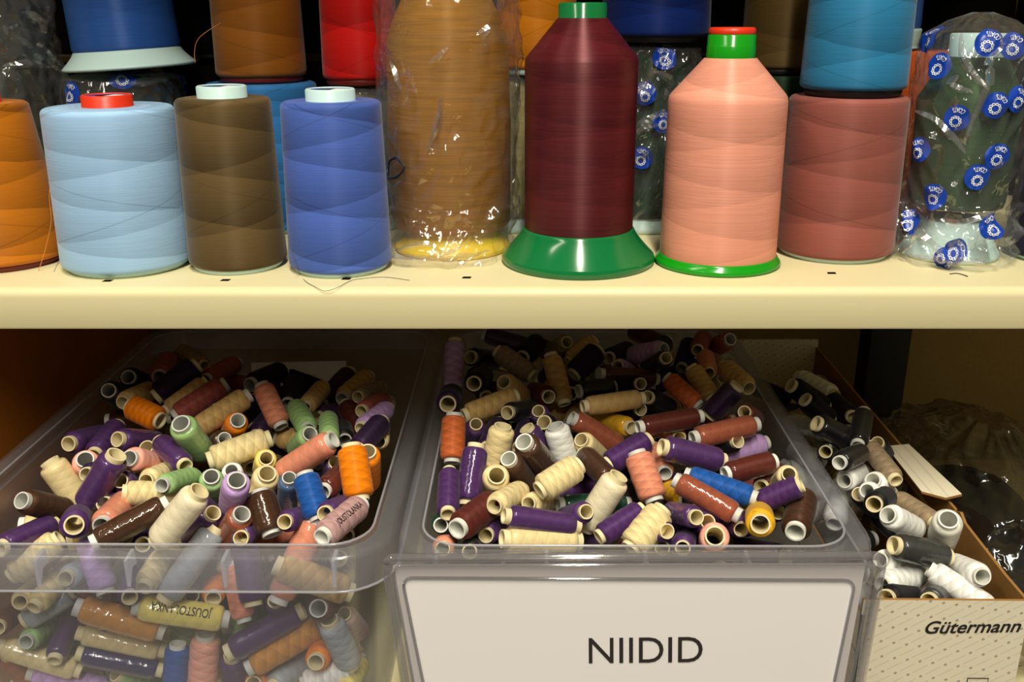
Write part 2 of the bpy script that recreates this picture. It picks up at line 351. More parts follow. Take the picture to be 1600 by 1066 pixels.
def bag_mesh(P, z0, z1, nu=190, nv=130):
    V, Fc = [], []
    for j in range(nv + 1):
        z = z0 + (z1 - z0) * j / nv
        for i in range(nu): V.append(P(2 * math.pi * i / nu, z))
    for j in range(nv):
        for i in range(nu):
            k = (i + 1) % nu; Fc.append((j * nu + i, j * nu + k, (j + 1) * nu + k, (j + 1) * nu + i))
    return mesh('bag', V, Fc)
LOGO_B = plain('logo_blue', (18, 62, 168), .35, .5); LOGO_W = plain('logo_white', (225, 230, 240), .5)
COATS_T = text_data('COATS', 1.0, 0, 0.012)
def logo_mesh(P, th0, z0, rot, s):
    """blue disc, COATS lettering and ring of small loops laid on the bag film"""
    def S(x, y, off):
        xr, yr = x * math.cos(rot) - y * math.sin(rot), x * math.sin(rot) + y * math.cos(rot)
        R = Vector(P(th0, z0)).xy.length; th = th0 + xr / R; p = P(th, z0 + yr); d = Vector((math.cos(th), math.sin(th), 0))
        return p + d * off
    V, Fc, M = [S(0, 0, .0005)], [], []
    nr, ns = 5, 32
    for i in range(1, nr + 1):
        for j in range(ns): a = 2 * math.pi * j / ns; V.append(S(s * i / nr * math.cos(a), s * i / nr * math.sin(a), .0005))
    for j in range(ns):
        k = (j + 1) % ns; Fc.append((0, 1 + j, 1 + k)); M.append(0)
        for i in range(nr - 1): Fc.append((1 + i * ns + j, 1 + (i + 1) * ns + j, 1 + (i + 1) * ns + k, 1 + i * ns + k)); M.append(0)
    tv, tf, tw, thh = COATS_T; b = len(V); sc = 1.45 * s / tw
    for (x, y) in tv:
        ang = x * sc / s; rad = s * .84 - y * sc * 1.15 - s * .2          # lettering follows the lower edge of the disc
        V.append(S(rad * math.sin(ang), -rad * math.cos(ang), .0011))
    for f in tf: Fc.append(tuple(b + q for q in f)); M.append(1)
    for q in range(10):                                       # ring of small open loops
        a0 = 2 * math.pi * q / 10; ox, oy = .34 * s * math.cos(a0), .34 * s * math.sin(a0) + s * .26; b = len(V)
        for j in range(10):
            a = 2 * math.pi * j / 10
            V.append(S(ox + .115 * s * math.cos(a), oy + .115 * s * math.sin(a), .0011)); V.append(S(ox + .055 * s * math.cos(a), oy + .055 * s * math.sin(a), .0011))
        for j in range(10): k = (j + 1) % 10; Fc.append((b + 2 * j, b + 2 * k, b + 2 * k + 1, b + 2 * j + 1)); M.append(1)
    me = mesh('logo', V, Fc); me.materials.append(LOGO_B); me.materials.append(LOGO_W); me.polygons.foreach_set('material_index', M); return me
def bagged(label, c, thread_prof, rgb, bag_prof, amp, seed, film=FILM, base=None, tube=None, logos=(), mat_kw={}, shift=None):
    root = empty('bagged_spool', c); tag(root, label, 'bagged spool')
    m = thread_mat('thread_bag_' + '_'.join(map(str, rgb)), rgb, **{**dict(rough=.5, spec=.35, band=.2, f1=36, f2=28, streak=.35, fine=800), **mat_kw})
    link('thread', lathe('thread', [thread_prof], 72), m, root)
    if base: flange(root, *base)
    if tube: tube_part(root, *tube)
    P = bag_fn(bag_prof, amp, seed, shift=shift)
    b = link('bag', bag_mesh(P, bag_prof[0][0], bag_prof[-1][0]), film, root)
    for (th, z, rot, s) in logos:
        link('logo', logo_mesh(P, th, z, rot, s), None, b)
    return root, P
# gold spool in clear bag
c = Vector((hit_y(707, 380, .676).x, .676, 0)); zj = zz(c, 712, 350); rbz = rr(c, 91, zj)
zs = zz(c, 704, 62)
prof = [(.012, zj), (rbz - .002, zj), (rbz, zj + .003), (rbz + .0008, zs * .6), (rbz - .001, zs), (rbz - .006, zs + .014), (rbz - .013, zs + .028), (.016, zs + .034)]
g0, P0 = bagged('golden brown thread spool with yellow base inside a clear crinkled bag', c, prof, (150, 102, 24),
       [(.0005, rbz - .001), (.006, rbz + .003), (.012, rbz), (.018, rbz + .002), (.024, rbz + .0005), (.035, rbz + .003), (zs * .6, rbz + .0035), (zs, rbz + .005), (zs + .03, rbz + .004), (zs + .045, .02), (zs + .05, .008)],
       lambda z: .0030 if z > .035 else .0058, 3.1, FILM, (rbz * .8, rbz - .001, zj - .001, YEL), (.0155, zj, zs + .042, YEL), mat_kw=dict(band=.12, streak=.5, fine=1300, f1=160, f2=131, k=3), shift=lambda z: (-.004 * max(0, 1 - z / .03), -.016 * max(0, 1 - z / .03)))
cg = Vector(g0.location); bagp = [ch for ch in g0.children if ch.name.startswith('bag')][0]
def on_gold(px, py):
    th, z, _, _ = on_bag(cg, rbz + .0035, px, py, 0); p = P0(th, z); return p + Vector((math.cos(th), math.sin(th), 0)) * .0006
def gold_mark():
    pts = [on_gold(x, y) for x, y in ((622, 246), (634, 258), (633, 266), (624, 276), (613, 278), (612, 268), (614, 252), (622, 246))]
    link('printed_mark', tube_mesh('printed_mark', smooth_path(pts, 4), .0008, 6), plain('dark_blue_print', (20, 34, 58), .5), bagp)
# COATS bag, front right
c = Vector((hit_y(1482, 385, .655).x, .655, 0)); z1, z2, z3 = zz(c, 1495, 318), zz(c, 1495, 150), zz(c, 1495, 88)
ra = rr(c, 76, .05); z4 = zz(c, 1498, 52)
prof = [(.012, z1), (ra * .9, z1), (ra * .93, z1 + .004), (ra, z2 - .002), (ra - .001, z2), (rr(c, 44, z3), z3)]
lg = lambda px, py, rot, s=.0083: (px, py, rot, s)
def on_bag(c, Rg, px, py, rot, s=.0083):
    d = ray(px, py); dx, dy = d.x, d.y; ox, oy = CAM.x - c.x, CAM.y - c.y     # ray meets the bag's mean cylinder
    A, B, Cc = dx * dx + dy * dy, ox * dx + oy * dy, ox * ox + oy * oy
    R = Rg
    for _ in range(4):
        disc = B * B - A * (Cc - R * R)
        if disc < 0: disc = 0
        t = (-B - math.sqrt(disc)) / A; p = CAM + d * t
        if callable(Rg): R = Rg(p.z)
    return (math.atan2(p.y - c.y, p.x - c.x), max(p.z, .006), math.radians(rot), s)
bp_ = [(.0005, ra * .92), (.006, ra * 1.10), (.014, ra * .98), (.022, ra * 1.12), (.03, ra * 1.0), (.038, ra * 1.1), (.06, ra * 1.09), (z2, ra * 1.10), (z3, ra * 1.03), (z4, ra * .93), (z4 + .008, ra * .55), (z4 + .013, ra * .12)]
LG = [(1468, 103, 168), (1546, 67, 155), (1444, 62, 200), (1496, 184, 172), (1553, 164, 150), (1441, 234, 190), (1554, 244, 165), (1526, 276, 172), (1462, 306, 168), (1586, 155, 150), (1408, 300, 180), (1491, 387, 130), (1540, 350, 200), (1470, 415, 60), (1425, 345, 190), (1585, 72, 160)]
gc, PC = bagged('dark green thread spool in clear bag printed with blue round logos at right', c, prof, (44, 66, 40), bp_, lambda z: .0026 if z > .04 else .0065, 8.4, FILM,
       (ra * .7, ra * .96, z1 * .7, PALE), (rr(c, 43, z4), z3 - .002, z4, PALE), [on_bag(c, ra * 1.08, *q) for q in LG], dict(band=.12), shift=lambda z: (-.003 * max(0, 1 - z / .04), -.010 * max(0, 1 - z / .04)))
gold_mark()
GLINT = film_mat('folded_film', base=.30, edge=.5, rough=.16, haze=.12, bump=.3, bscale=120, bdist=.002)
def fold(root, P, R, pts, h=.0028, w_=.0032):
    '''a raised crease of the bag film along a path, facets leaning up and down'''
    c_ = Vector(root.location); S_ = []
    for px, py in pts:
        th, z, _, _ = on_bag(c_, R, px, py, 0); S_.append((th, z))
    S_ = smooth_path([(a, b, 0) for a, b in S_], 6); n_s = len(S_); V, Fc = [], []
    for i, q in enumerate(S_):
        t = S_[min(i + 1, n_s - 1)] - S_[max(i - 1, 0)]; tx, tz = t.x * R, t.y; l = math.hypot(tx, tz) or 1; nx, nz_ = -tz / l, tx / l
        if nz_ < 0: nx, nz_ = -nx, -nz_
        k = math.sin(math.pi * (i + .3) / (n_s - .4)) ** .6; out = Vector((math.cos(q.x), math.sin(q.x), 0))
        a = P(q.x + nx * w_ * k / R, q.y + nz_ * w_ * k); m_ = P(q.x, q.y) + out * (h * k + .0003); b = P(q.x - nx * w_ * .6 * k / R, q.y - nz_ * w_ * .6 * k)
        V += [a + out * .0002, m_, b + out * .0002]
    for i in range(n_s - 1):
        for j in range(2): Fc.append((3 * i + j, 3 * i + j + 1, 3 * i + j + 4, 3 * i + j + 3))
    bag_o = [ch for ch in root.children if ch.name.startswith('bag')][0]
    link('fold', mesh('fold', V, Fc, False), GLINT, bag_o)
for pts in (((1498, 52), (1503, 85), (1516, 112), (1541, 140)), ((1438, 173), (1462, 188), (1484, 210), (1508, 240)), ((1500, 118), (1488, 134), (1520, 145)), ((1416, 395), (1440, 362), (1462, 385), (1474, 398)), ((1470, 342), (1500, 346), (1545, 330)), ((1560, 48), (1567, 74), (1547, 96), (1541, 140), (1522, 190), (1506, 228)), ((1430, 405), (1470, 412), (1530, 400))):
    fold(gc, PC, ra * 1.08, pts)
for pts in (((702, 75), (692, 85), (672, 100)), ((742, 55), (758, 44), (750, 62)), ((612, 95), (622, 118), (630, 140)), ((628, 385), (668, 378), (700, 392), (740, 378)), ((640, 410), (690, 398), (720, 418), (770, 385)), ((690, 150), (686, 190), (668, 235)), ((620, 400), (650, 420), (664, 404))):
    fold(g0, P0, rbz + .0035, pts, .0022, .0026)
# second row, on the shelf
YB = .752
def back_c(px, row): return Vector((hit_y(px, row, YB).x, YB, 0))
def back_bag(label, px, row_top, half, rgb, seed, logos=(), film=FILM, amp=.003):
    c = back_c(px, 250); zt = zz(c, px, row_top); r = rr(c, half, .06)
    prof = [(.012, .012), (r * .9, .012), (r * .92, .02), (r * .92, zt - .022), (r * .6, zt - .006), (.014, zt - .004)]
    bp2 = [(.0005, r * .9), (.01, r * 1.0), (.03, r * .98), (zt - .02, r), (zt - .004, r * .9), (zt - .0004, r * .55), (zt, r * .2)]
    return bagged(label, c, prof, rgb, bp2, amp, seed, film, (r * .85, r * .93, .012, PALE), None, [on_bag(c, r, *q) for q in logos], dict(band=.12)), c, zt, r
g1 = back_bag('dark green bagged spool with blue logos below the tilted blue cone', 205, 112, 88, (28, 44, 30), 1.7, [(190, 121, 180), (290, 138, 190), (307, 122, 190), (112, 146, 170)])
g2 = back_bag('khaki bagged spool standing under the red cone', 560, 132, 66, (120, 112, 84), 5.2, film=FILM_HAZY)
g3 = back_bag('pale khaki bagged spool behind the bagged gold spool', 795, 116, 66, (150, 140, 90), 6.6, film=FILM_HAZY)
g4 = back_bag('dark green bagged spool with blue logos between maroon and pink spools', 1010, 66, 74, (26, 46, 32), 11.3, [(1038, 90, 185), (1008, 146, 190), (1003, 246, 170), (1036, 190, 175)], amp=.0045)
g5 = back_bag('grey green spool in crinkled clear bag at upper left', 22, -30, 80, (44, 46, 36), 9.9, film=FILM_HAZY, amp=.006)
for (rt_p, _c, _z, r_b), paths in ((g4, (((992, 152), (1012, 128), (1026, 106)), ((1020, 112), (1046, 128), (1040, 158)), ((994, 196), (1018, 186), (1042, 172)), ((990, 214), (1010, 200), (1030, 196)))),
                              (g5, (((2, 40), (18, 60), (40, 66)), ((4, 104), (40, 100), (70, 106)), ((30, 20), (52, 30), (62, 52)), ((70, 100), (84, 118), (100, 130)), ((50, 70), (66, 76), (76, 96)))), (g1, (((200, 133), (230, 130), (262, 126)),))):
    for pts in paths: fold(rt_p[0], rt_p[1], r_b, pts, .003, .0036)
def back_cone(label, px, row_bot, half, row_top, halft, rgb, zb=0.0, tube=None, base=None, zt=None, band=.25, px_t=None):
    return std_cone(label, px, 0, half, row_bot, px_t or px, row_top, halft, rgb, tube, yc=YB, zb=zb, zt=zt, base_m=base, band=band)
az = back_cone('azure blue thread cone behind the dark brown cone', 425, 330, 74, 128, 85, (52, 122, 190), zt=zz(back_c(405, 128), 405, 128))
dg = back_cone('dark green thread cone behind the pink spool', 1205, 330, 66, 116, 66, (20, 40, 24))
og = back_cone('burnt orange thread cone behind the teal cone', 1398, 330, 60, 78, 52, (190, 84, 30))
def on_top(label, below_z, px, half, rgb, h=.11, tube=None, base=None, tilt=0, **kw):
    r = back_cone(label, px, 90, half, 0, half, rgb, zb=below_z + .0006, zt=below_z + h, base=base, tube=tube, **kw)
    return r
on_top('brown thread cone stacked on the azure blue cone', az[4], 407, 69, (140, 84, 26), base=DKRED)
on_top('bright red thread cone stacked behind the bagged gold spool', g2[2], 563, 59, (206, 26, 24), base=DKRED)
on_top('yellow orange thread cone stacked behind the maroon spool', g3[2], 838, 62, (214, 130, 26), base=PALE)
on_top('deep navy blue thread cone stacked behind maroon and pink spools', g4[2], 1022, 84, (18, 42, 112), base=plain('black_plastic', (15, 15, 16)))
on_top('dark khaki brown thread cone stacked on the dark green cone', dg[4], 1220, 62, (84, 66, 34), base=plain('black_plastic', (15, 15, 16)))
# tilted blue cone with pale flared base
c = Vector((hit_y(203, 96, YB).x, YB, g1[2] + .0028)); root = empty('thread_cone', c); tag(root, 'blue thread cone with pale flared base tilted on the bagged spool', 'thread cone')
root.rotation_euler = (0, math.radians(-3.2), 0)
hb = .0125; r0, r1 = rr(c, 80, c.z), rr(c, 98, c.z)
flange(root, r0, r1, hb, PALE, lip=.0025)
link('thread', lathe('thread', soft_body(r0 * .96, r0, .11, hb, .015), 96), thread_mat('thread_royal', (40, 84, 160), .5, .8, .12, 30, 23, 1, .2, 1200), root)
c = Vector((hit_y(1372, 60, YB).x, YB, og[4] + .0005)); root = empty('thread_cone', c); tag(root, 'dark blue thread cone with pale base hidden behind the teal cone', 'thread cone')
flange(root, .03, .0285, .014, PALE, lip=.0025); link('thread', lathe('thread', soft_body(.027, .029, .11, .014, .015), 72), thread_mat('thread_royal', (40, 84, 160)), root)
# added third row, near black to stand in for the shelf's dark depth
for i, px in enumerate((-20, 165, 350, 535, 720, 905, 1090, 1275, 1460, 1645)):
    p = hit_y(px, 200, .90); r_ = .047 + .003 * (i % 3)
    rt = empty('thread_cone', (p.x, .90, 0)); tag(rt, 'added blackish thread cone filling the dark depth at back of shelf', 'thread cone', 'added dark cones filling the depth of the shelf')
    hh = .12; blk = thread_mat('thread_shade_fill', (14, 13, 14), .8, .1)
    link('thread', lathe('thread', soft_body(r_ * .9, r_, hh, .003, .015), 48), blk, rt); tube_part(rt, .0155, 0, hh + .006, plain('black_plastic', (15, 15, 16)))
    rt2 = empty('thread_cone', (p.x, .90, hh + .0066)); tag(rt2, 'added blackish thread cone filling the dark depth at back of shelf', 'thread cone', 'added dark cones filling the depth of the shelf')
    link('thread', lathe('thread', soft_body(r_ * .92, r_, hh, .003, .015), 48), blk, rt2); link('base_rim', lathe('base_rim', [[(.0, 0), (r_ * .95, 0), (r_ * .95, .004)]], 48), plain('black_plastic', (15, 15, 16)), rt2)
# loose thread ends
OT = plain('loose_orange', (224, 140, 60), .6); DT = plain('loose_dark', (70, 66, 70), .7); LT = plain('loose_light', (200, 205, 205), .6)
oc = C['orange'][1]
pts = [hit_y(x, y, oc.y - .03) for x, y in ((82, 195), (82, 260), (77, 305), (80, 345), (72, 385), (63, 415), (60, 424))]
o = link('loose_thread_end', tube_mesh('loose_thread_end', smooth_path(pts), .00022), OT); tag(o, 'thin orange thread end hanging beside the orange brown cone', 'thread')
pts = [hit_z(x, y, .0006) if y > 400 else hit_y(x, y, .60) for x, y in ((84, 424), (92, 408), (104, 402), (112, 400))]
o = link('loose_thread_end', tube_mesh('loose_thread_end', smooth_path(pts), .0002), LT); tag(o, 'pale thread curl between orange brown and light blue cones', 'thread')
pts = [hit_y(455, 390, .588), hit_y(462, 408, .584), hit_z(468, 428, .0005), hit_z(478, 440, .0005), hit_z(492, 448, .0004), Vector(hit_y(508, 455, SH_F - .0003)), hit_z(528, 449, .0005), hit_z(545, 440, .0005), hit_z(560, 436, .0005), hit_z(600, 433, .0005), hit_z(640, 438, .0005)]
o = link('loose_thread_end', tube_mesh('loose_thread_end', smooth_path(pts), .00016), DT); tag(o, 'fine dark thread looping over the shelf edge below periwinkle cone', 'thread')

pts = [hit_y(x, y, YB - .035) for x, y in ((345, 36), (325, 48), (309, 62), (304, 80), (305, 98))]
o = link('loose_thread_end', tube_mesh('loose_thread_end', smooth_path(pts), .0002), OT); tag(o, 'fine brown thread curling off the stacked brown cone', 'thread')
pts = [hit_z(x, y, .0005) for x, y in ((1484, 428), (1494, 427), (1504, 429), (1512, 432))]
o = link('loose_thread_end', tube_mesh('loose_thread_end', smooth_path(pts), .0003), DT); tag(o, 'short dark thread scrap lying before the logo printed bag', 'thread')
# ------------------------------------------------------------------ plastic bins
ZR, ZB = -0.144, -0.322
BY0, BY1 = hit_z(990, 872, ZR).y, 0.93
FL = 0.015
def rrect(x0, x1, y0, y1, rc, n=8):
    pts = []
    for (cx, cy, a0) in ((x1 - rc, y1 - rc, 0), (x0 + rc, y1 - rc, 90), (x0 + rc, y0 + rc, 180), (x1 - rc, y0 + rc, 270)):
        for i in range(n + 1): a = math.radians(a0 + 90 * i / n); pts.append((cx + rc * math.cos(a), cy + rc * math.sin(a)))
    return pts
def loft(name, loops, cap=True):
    n = len(loops[0]); V = [p for l in loops for p in l]; Fc = []
    for j in range(len(loops) - 1):
        for i in range(n): k = (i + 1) % n; Fc.append((j * n + i, j * n + k, (j + 1) * n + k, (j + 1) * n + i))
    if cap: Fc.append(tuple(range(n))); Fc.append(tuple(range((len(loops) - 1) * n, len(loops) * n)))
    return mesh(name, V, Fc)
def make_bin(label, x0, x1):
    t, tap = .0018, .010
    prof = [(FL + tap, ZB + .002), (FL + tap - .002, ZB + .004), (FL + .001, ZR - .004), (FL, ZR - .001), (FL - .0015, ZR), (.003, ZR - .0006), (.001, ZR - .002), (0, ZR - .004), (-.0015, ZR - .024),
            (0, ZR - .024), (.0012, ZR - .005), (.003, ZR - .0026), (FL - .003, ZR - .002), (FL - t, ZR - .004), (FL + tap - t - .002, ZB + .003), (FL + tap - t + .002, ZB)]
    loops = []
    for off, z in prof:
        l = rrect(x0 + off, x1 - off, BY0 + off, BY1 - off, max(.034 - off * .55, .006)); loops.append([(x, y, z) for x, y in l])
    root = empty('storage_bin', ((x0 + x1) / 2, BY0, ZB)); tag(root, label, 'storage bin', 'clear storage bins')
    me = loft('shell', loops); me.transform(Matrix.Translation(-Vector(root.location)))
    o = link('shell', me, BIN_M, root); s = o.modifiers.new('edges', 'EDGE_SPLIT'); s.split_angle = .7
    for off, z in ((-.0008, ZR - .024), (FL - .0005, ZR - .0006)):
        l = rrect(x0 + off, x1 - off, BY0 + off, BY1 - off, max(.034 - off * .55, .006)); l = l + [l[0], l[1]]
        e = tube_mesh('rim_edge', [(x, y, z) for x, y in l], .0008, 6); e.transform(Matrix.Translation(-Vector(root.location))); link('rim_edge', e, BIN_E, root)
    return root
def rib(root, x):
    y0, y1 = BY0 + .0012, BY0 + FL - .0018; t = .0011
    pr = [(y0, ZR - .004), (y1, ZR - .003), (y1 + .0004, ZR - .013), (y0 + .006, ZR - .012), (y0, ZR - .022)]
    V = [(x + s * t, y, z) for s in (-1, 1) for (y, z) in pr]; n = len(pr)
    Fc = [tuple(range(n)), tuple(range(n, 2 * n))] + [(i, (i + 1) % n, n + (i + 1) % n, n + i) for i in range(n)]
    me = mesh('rib', V, Fc, False); me.transform(Matrix.Translation(-Vector(root.location))); link('rib', me, BIN_E, root)
RX0, RX1 = hit_z(616, 858, ZR).x, hit_z(1373, 850, ZR).x
LX1 = hit_z(609, 862, ZR).x; LX0 = LX1 - (RX1 - RX0) - .01
lbin = make_bin('clear frosted plastic bin on the left full of mixed colour spools', LX0, LX1)
rbin = make_bin('clear frosted plastic bin behind the NIIDID sign full of spools', RX0, RX1)
for px in (65, 205, 355, 525): rib(lbin, hit_z(px, 880, ZR - .01).x)
for px in (686, 853, 1003, 1157): rib(rbin, hit_z(px, 860, ZR - .01).x)

# ------------------------------------------------------------------ sign holder with NIIDID sheet
n_ = Vector((0, -math.cos(math.radians(11)), math.sin(math.radians(11)))); p0 = Vector((0, BY0 - .0045, ZR - .004))
def hp(px, py, off=0.0): return hit_plane(px, py, p0 + n_ * off, n_)
sign = empty('sign_holder', (hp(990, 1066).x, BY0, ZB)); tag(sign, 'clear plastic sign holder with NIIDID sheet on the right bin front', 'sign holder')
inv = Matrix.Translation(-Vector(sign.location))
def quad_round(pts, r, n=5):
    out = []
    for i in range(4):
        a, b, c_ = pts[i - 1], pts[i], pts[(i + 1) % 4]; d0 = (a - b).normalized(); d1 = (c_ - b).normalized()
        for j in range(n + 1):
            t = j / n; out.append(b + d0 * r * (1 - t) ** 2 + d1 * r * t ** 2)
    return out
O_ = [(601, 872), (1381, 868), (1336, 1115), (641, 1118)]; I1 = [(613, 884), (1366, 882), (1324, 1098), (652, 1100)]; I2 = [(624, 897), (1345, 900), (1308, 1085), (660, 1086)]; I3 = [(628, 903), (1337, 907), (1301, 1080), (664, 1080)]
loops = [quad_round([hp(*q, o) for q in Q], r) for Q, o, r in ((O_, -.002, .006), (O_, .003, .006), ([(x + (3 if x < 900 else -3), y + 3) for x, y in O_], .0042, .006), (I1, .0042, .006), (I2, .0030, .005), (I3, .0022, .004), (I3, .0012, .004))]
me = loft('frame', loops, cap=False); me.transform(inv); o = link('frame', me, ACRYL, sign); s = o.modifiers.new('edges', 'EDGE_SPLIT'); s.split_angle = .5
for Q, rad, off in ((O_, .0026, .002), (I3, .0010, .0016), (I1, .0009, .0046)):
    pth = quad_round([hp(*q, off) for q in Q], .007); pth = pth + pth[:2]; e = tube_mesh('frame_bar', pth, rad, 10); e.transform(inv); link('frame_bar', e, ACRYL2, sign)
PAPER = plain('white_paper', (218, 214, 214), .8, .2, bump=.03, bscale=60)
me = loft('sheet', [quad_round([hp(*q, o) for q in ((613, 882), (1353, 880), (1312, 1105), (650, 1106))], .002) for o in (.0, .0006)]); me.transform(inv)
sheet = link('sheet', me, PAPER, sign); sheet.modifiers.new('edges', 'EDGE_SPLIT').split_angle = .5
INK = plain('dark_ink', (44, 38, 38), .7, .2)
def flat_text(name, data, a, b, c0, hfac, off, mat, parent, P):
    """text box: left-middle pixel a, right-middle pixel b on plane P(px,py)"""
    tv, tf, tw, th = data; A, B = P(*a), P(*b); ex = (B - A); W = ex.length; ex = ex / W
    up = P(a[0], a[1] - 10) - A; up = (up - ex * up.dot(ex)).normalized(); sc = W / tw; mid = (A + B) / 2
    V = [mid + ex * (x * sc) + up * (y * sc * hfac) for x, y in tv]
    me = mesh(name, V, tf, False); me.transform(Matrix.Translation(-Vector(parent.location) if parent.type == 'EMPTY' else Matrix.Identity(3) @ Vector((0, 0, 0))))
    return me
me = flat_text('lettering', text_data('NIIDID', 1, 0, 0.0), (920, 1017), (1098, 1015), None, 1.0, 0, INK, sign, lambda x, y: hp(x, y, .0012))
link('lettering', me, INK, sheet)

# ------------------------------------------------------------------ white thread box on the right (open, torn flap)
ZX = -0.172
BXF = hit_z(1500, 939, ZX).y; XR = hit_z(1607, 934, ZX).x; XL = RX1 - .012; BXB = .93
CARD = plain('brown_cardboard', (156, 114, 62), .85, .15, bump=.15, bscale=160, var=.12)
def box_print():
    m, nd, lk, b = newmat('printed_card'); tc = N(nd, 'ShaderNodeTexCoord'); mp = N(nd, 'ShaderNodeMapping'); mp.inputs['Rotation'].default_value = (0, math.radians(32), 0)
    lk.new(tc.outputs['Object'], mp.inputs[0]); sp = N(nd, 'ShaderNodeSeparateXYZ'); lk.new(mp.outputs[0], sp.inputs[0]); x, z = sp.outputs[0], sp.outputs[2]
    row = mth(nd, lk, 'FRACT', mth(nd, lk, 'MULTIPLY', z, 1 / .0052)); rid = mth(nd, lk, 'FLOOR', mth(nd, lk, 'MULTIPLY', z, 1 / .0052))
    al = mth(nd, lk, 'FRACT', mth(nd, lk, 'ADD', mth(nd, lk, 'MULTIPLY', x, 1 / .0165), mth(nd, lk, 'MULTIPLY', rid, .37)))
    bandm = mth(nd, lk, 'LESS_THAN', mth(nd, lk, 'ABSOLUTE', mth(nd, lk, 'SUBTRACT', row, .5)), .09)
    nz = N(nd, 'ShaderNodeTexNoise'); nz.inputs['Scale'].default_value = 1400; lk.new(tc.outputs['Object'], nz.inputs['Vector'])
    dash = mth(nd, lk, 'MULTIPLY', bandm, mth(nd, lk, 'LESS_THAN', al, .62)); dash = mth(nd, lk, 'MULTIPLY', dash, mth(nd, lk, 'MULTIPLY', nz.outputs[0], .34))
    mark = mth(nd, lk, 'MULTIPLY', mth(nd, lk, 'LESS_THAN', mth(nd, lk, 'ABSOLUTE', mth(nd, lk, 'SUBTRACT', al, .82)), .055), mth(nd, lk, 'LESS_THAN', mth(nd, lk, 'ABSOLUTE', mth(nd, lk, 'SUBTRACT', row, .5)), .15))
    f = mth(nd, lk, 'MAXIMUM', dash, mth(nd, lk, 'MULTIPLY', mark, .6))
    mx = N(nd, 'ShaderNodeMix'); mx.data_type = 'RGBA'; lk.new(f, mx.inputs[0]); mx.inputs[6].default_value = lin((232, 222, 198)); mx.inputs[7].default_value = lin((96, 88, 80))
    lk.new(mx.outputs[2], b.inputs['Base Color']); b.inputs['Roughness'].default_value = .7; return m
PRINT = box_print()
cbox = empty('thread_box', (XR, BXF, ZB)); tag(cbox, 'open white printed cardboard box of black and white spools', 'cardboard box'); binv = Matrix.Translation(-Vector(cbox.location))
def slab(name, pts, nrm, t, mats, parent, inv_, inner_first=True):
    """a cardboard panel: outline pts, thickness t along -nrm; material 0 on the front, 1 elsewhere"""
    k = len(pts); V = [Vector(p) for p in pts] + [Vector(p) - Vector(nrm) * t for p in pts]
    Fc = [tuple(range(k)), tuple(range(2 * k - 1, k - 1, -1))] + [(i, (i + 1) % k, k + (i + 1) % k, k + i) for i in range(k)]
    me = mesh(name, V, Fc, False); me.transform(inv_); me.materials.append(mats[0]); me.materials.append(mats[1]); me.polygons.foreach_set('material_index', [0] + [1] * (k + 1))
    o = bpy.data.objects.new(name, me); col.objects.link(o); o.parent = parent; return o
front = slab('front_panel', [(XL, BXF, ZB), (XR, BXF, ZB), (XR, BXF, ZX), (XL, BXF, ZX + .0005)], (0, -1, 0), .002, (PRINT, CARD), cbox, binv)
Yk = hit_z(1500, 780, ZX).y
Zp = hit_plane(1505, 783, Vector((XR, 0, 0)), Vector((1, 0, 0))); Zq = hit_plane(1486, 782, Vector((XR, 0, 0)), Vector((1, 0, 0)))
slab('side_panel', [(XR, BXF + .0005, ZB), (XR, Zp.y + .004, ZB), (XR, Zp.y + .003, ZX + .004), (XR, Zp.y - .002, ZX + .006), (XR, Zp.y - .010, ZX + .002), (XR, BXF + .03, ZX - .001), (XR, BXF + .0005, ZX - .001)], (1, 0, 0), .002, (PRINT, CARD), cbox, binv)
slab('side_panel', [(XR, Zp.y + .005, ZB), (XR, BXB, ZB), (XR, BXB, ZX + .006), (XR, Zp.y + .006, ZX + .004)], (1, 0, 0), .002, (CARD, CARD), cbox, binv)
zf = ZX + .010; slab('flap', [hit_z(*q, zf) for q in ((1478, 778), (1503, 772), (1420, 694), (1384, 697), (1440, 768))], (-.1, 0, 1), .0018, (PRINT, CARD), cbox, binv)
slab('side_panel', [(XL, BXF, ZB), (XL, BXB, ZB), (XL, BXB, ZX - .01), (XL, BXF, ZX - .01)], (-1, 0, 0), .002, (PRINT, CARD), cbox, binv)
slab('back_panel', [(XL, BXB, ZB), (XR, BXB, ZB), (XR, BXB, ZX + .014), (XL, BXB, ZX + .014)], (0, 1, 0), .002, (PRINT, PRINT), cbox, binv)
slab('bottom_panel', [(XL, BXF, ZB), (XR, BXF, ZB), (XR, BXB, ZB), (XL, BXB, ZB)], (0, 0, -1), .002, (CARD, CARD), cbox, binv)
Pf = lambda x, y: hit_y(x, y, BXF - .0003)
me = flat_text('lettering', text_data('Gütermann', 1, .28, .018), (1446, 981), (1596, 978), None, 1.0, 0, INK, cbox, Pf); link('lettering', me, INK, front)
a_, b_ = Pf(1512, 1060), Pf(1540, 1084)
me = tube_mesh('emblem', [(a_.x, a_.y, a_.z), (b_.x, a_.y, a_.z), (b_.x, a_.y, b_.z), (a_.x, a_.y, b_.z), (a_.x, a_.y, a_.z)], .0003, 4); me.transform(binv); link('emblem', me, INK, front)

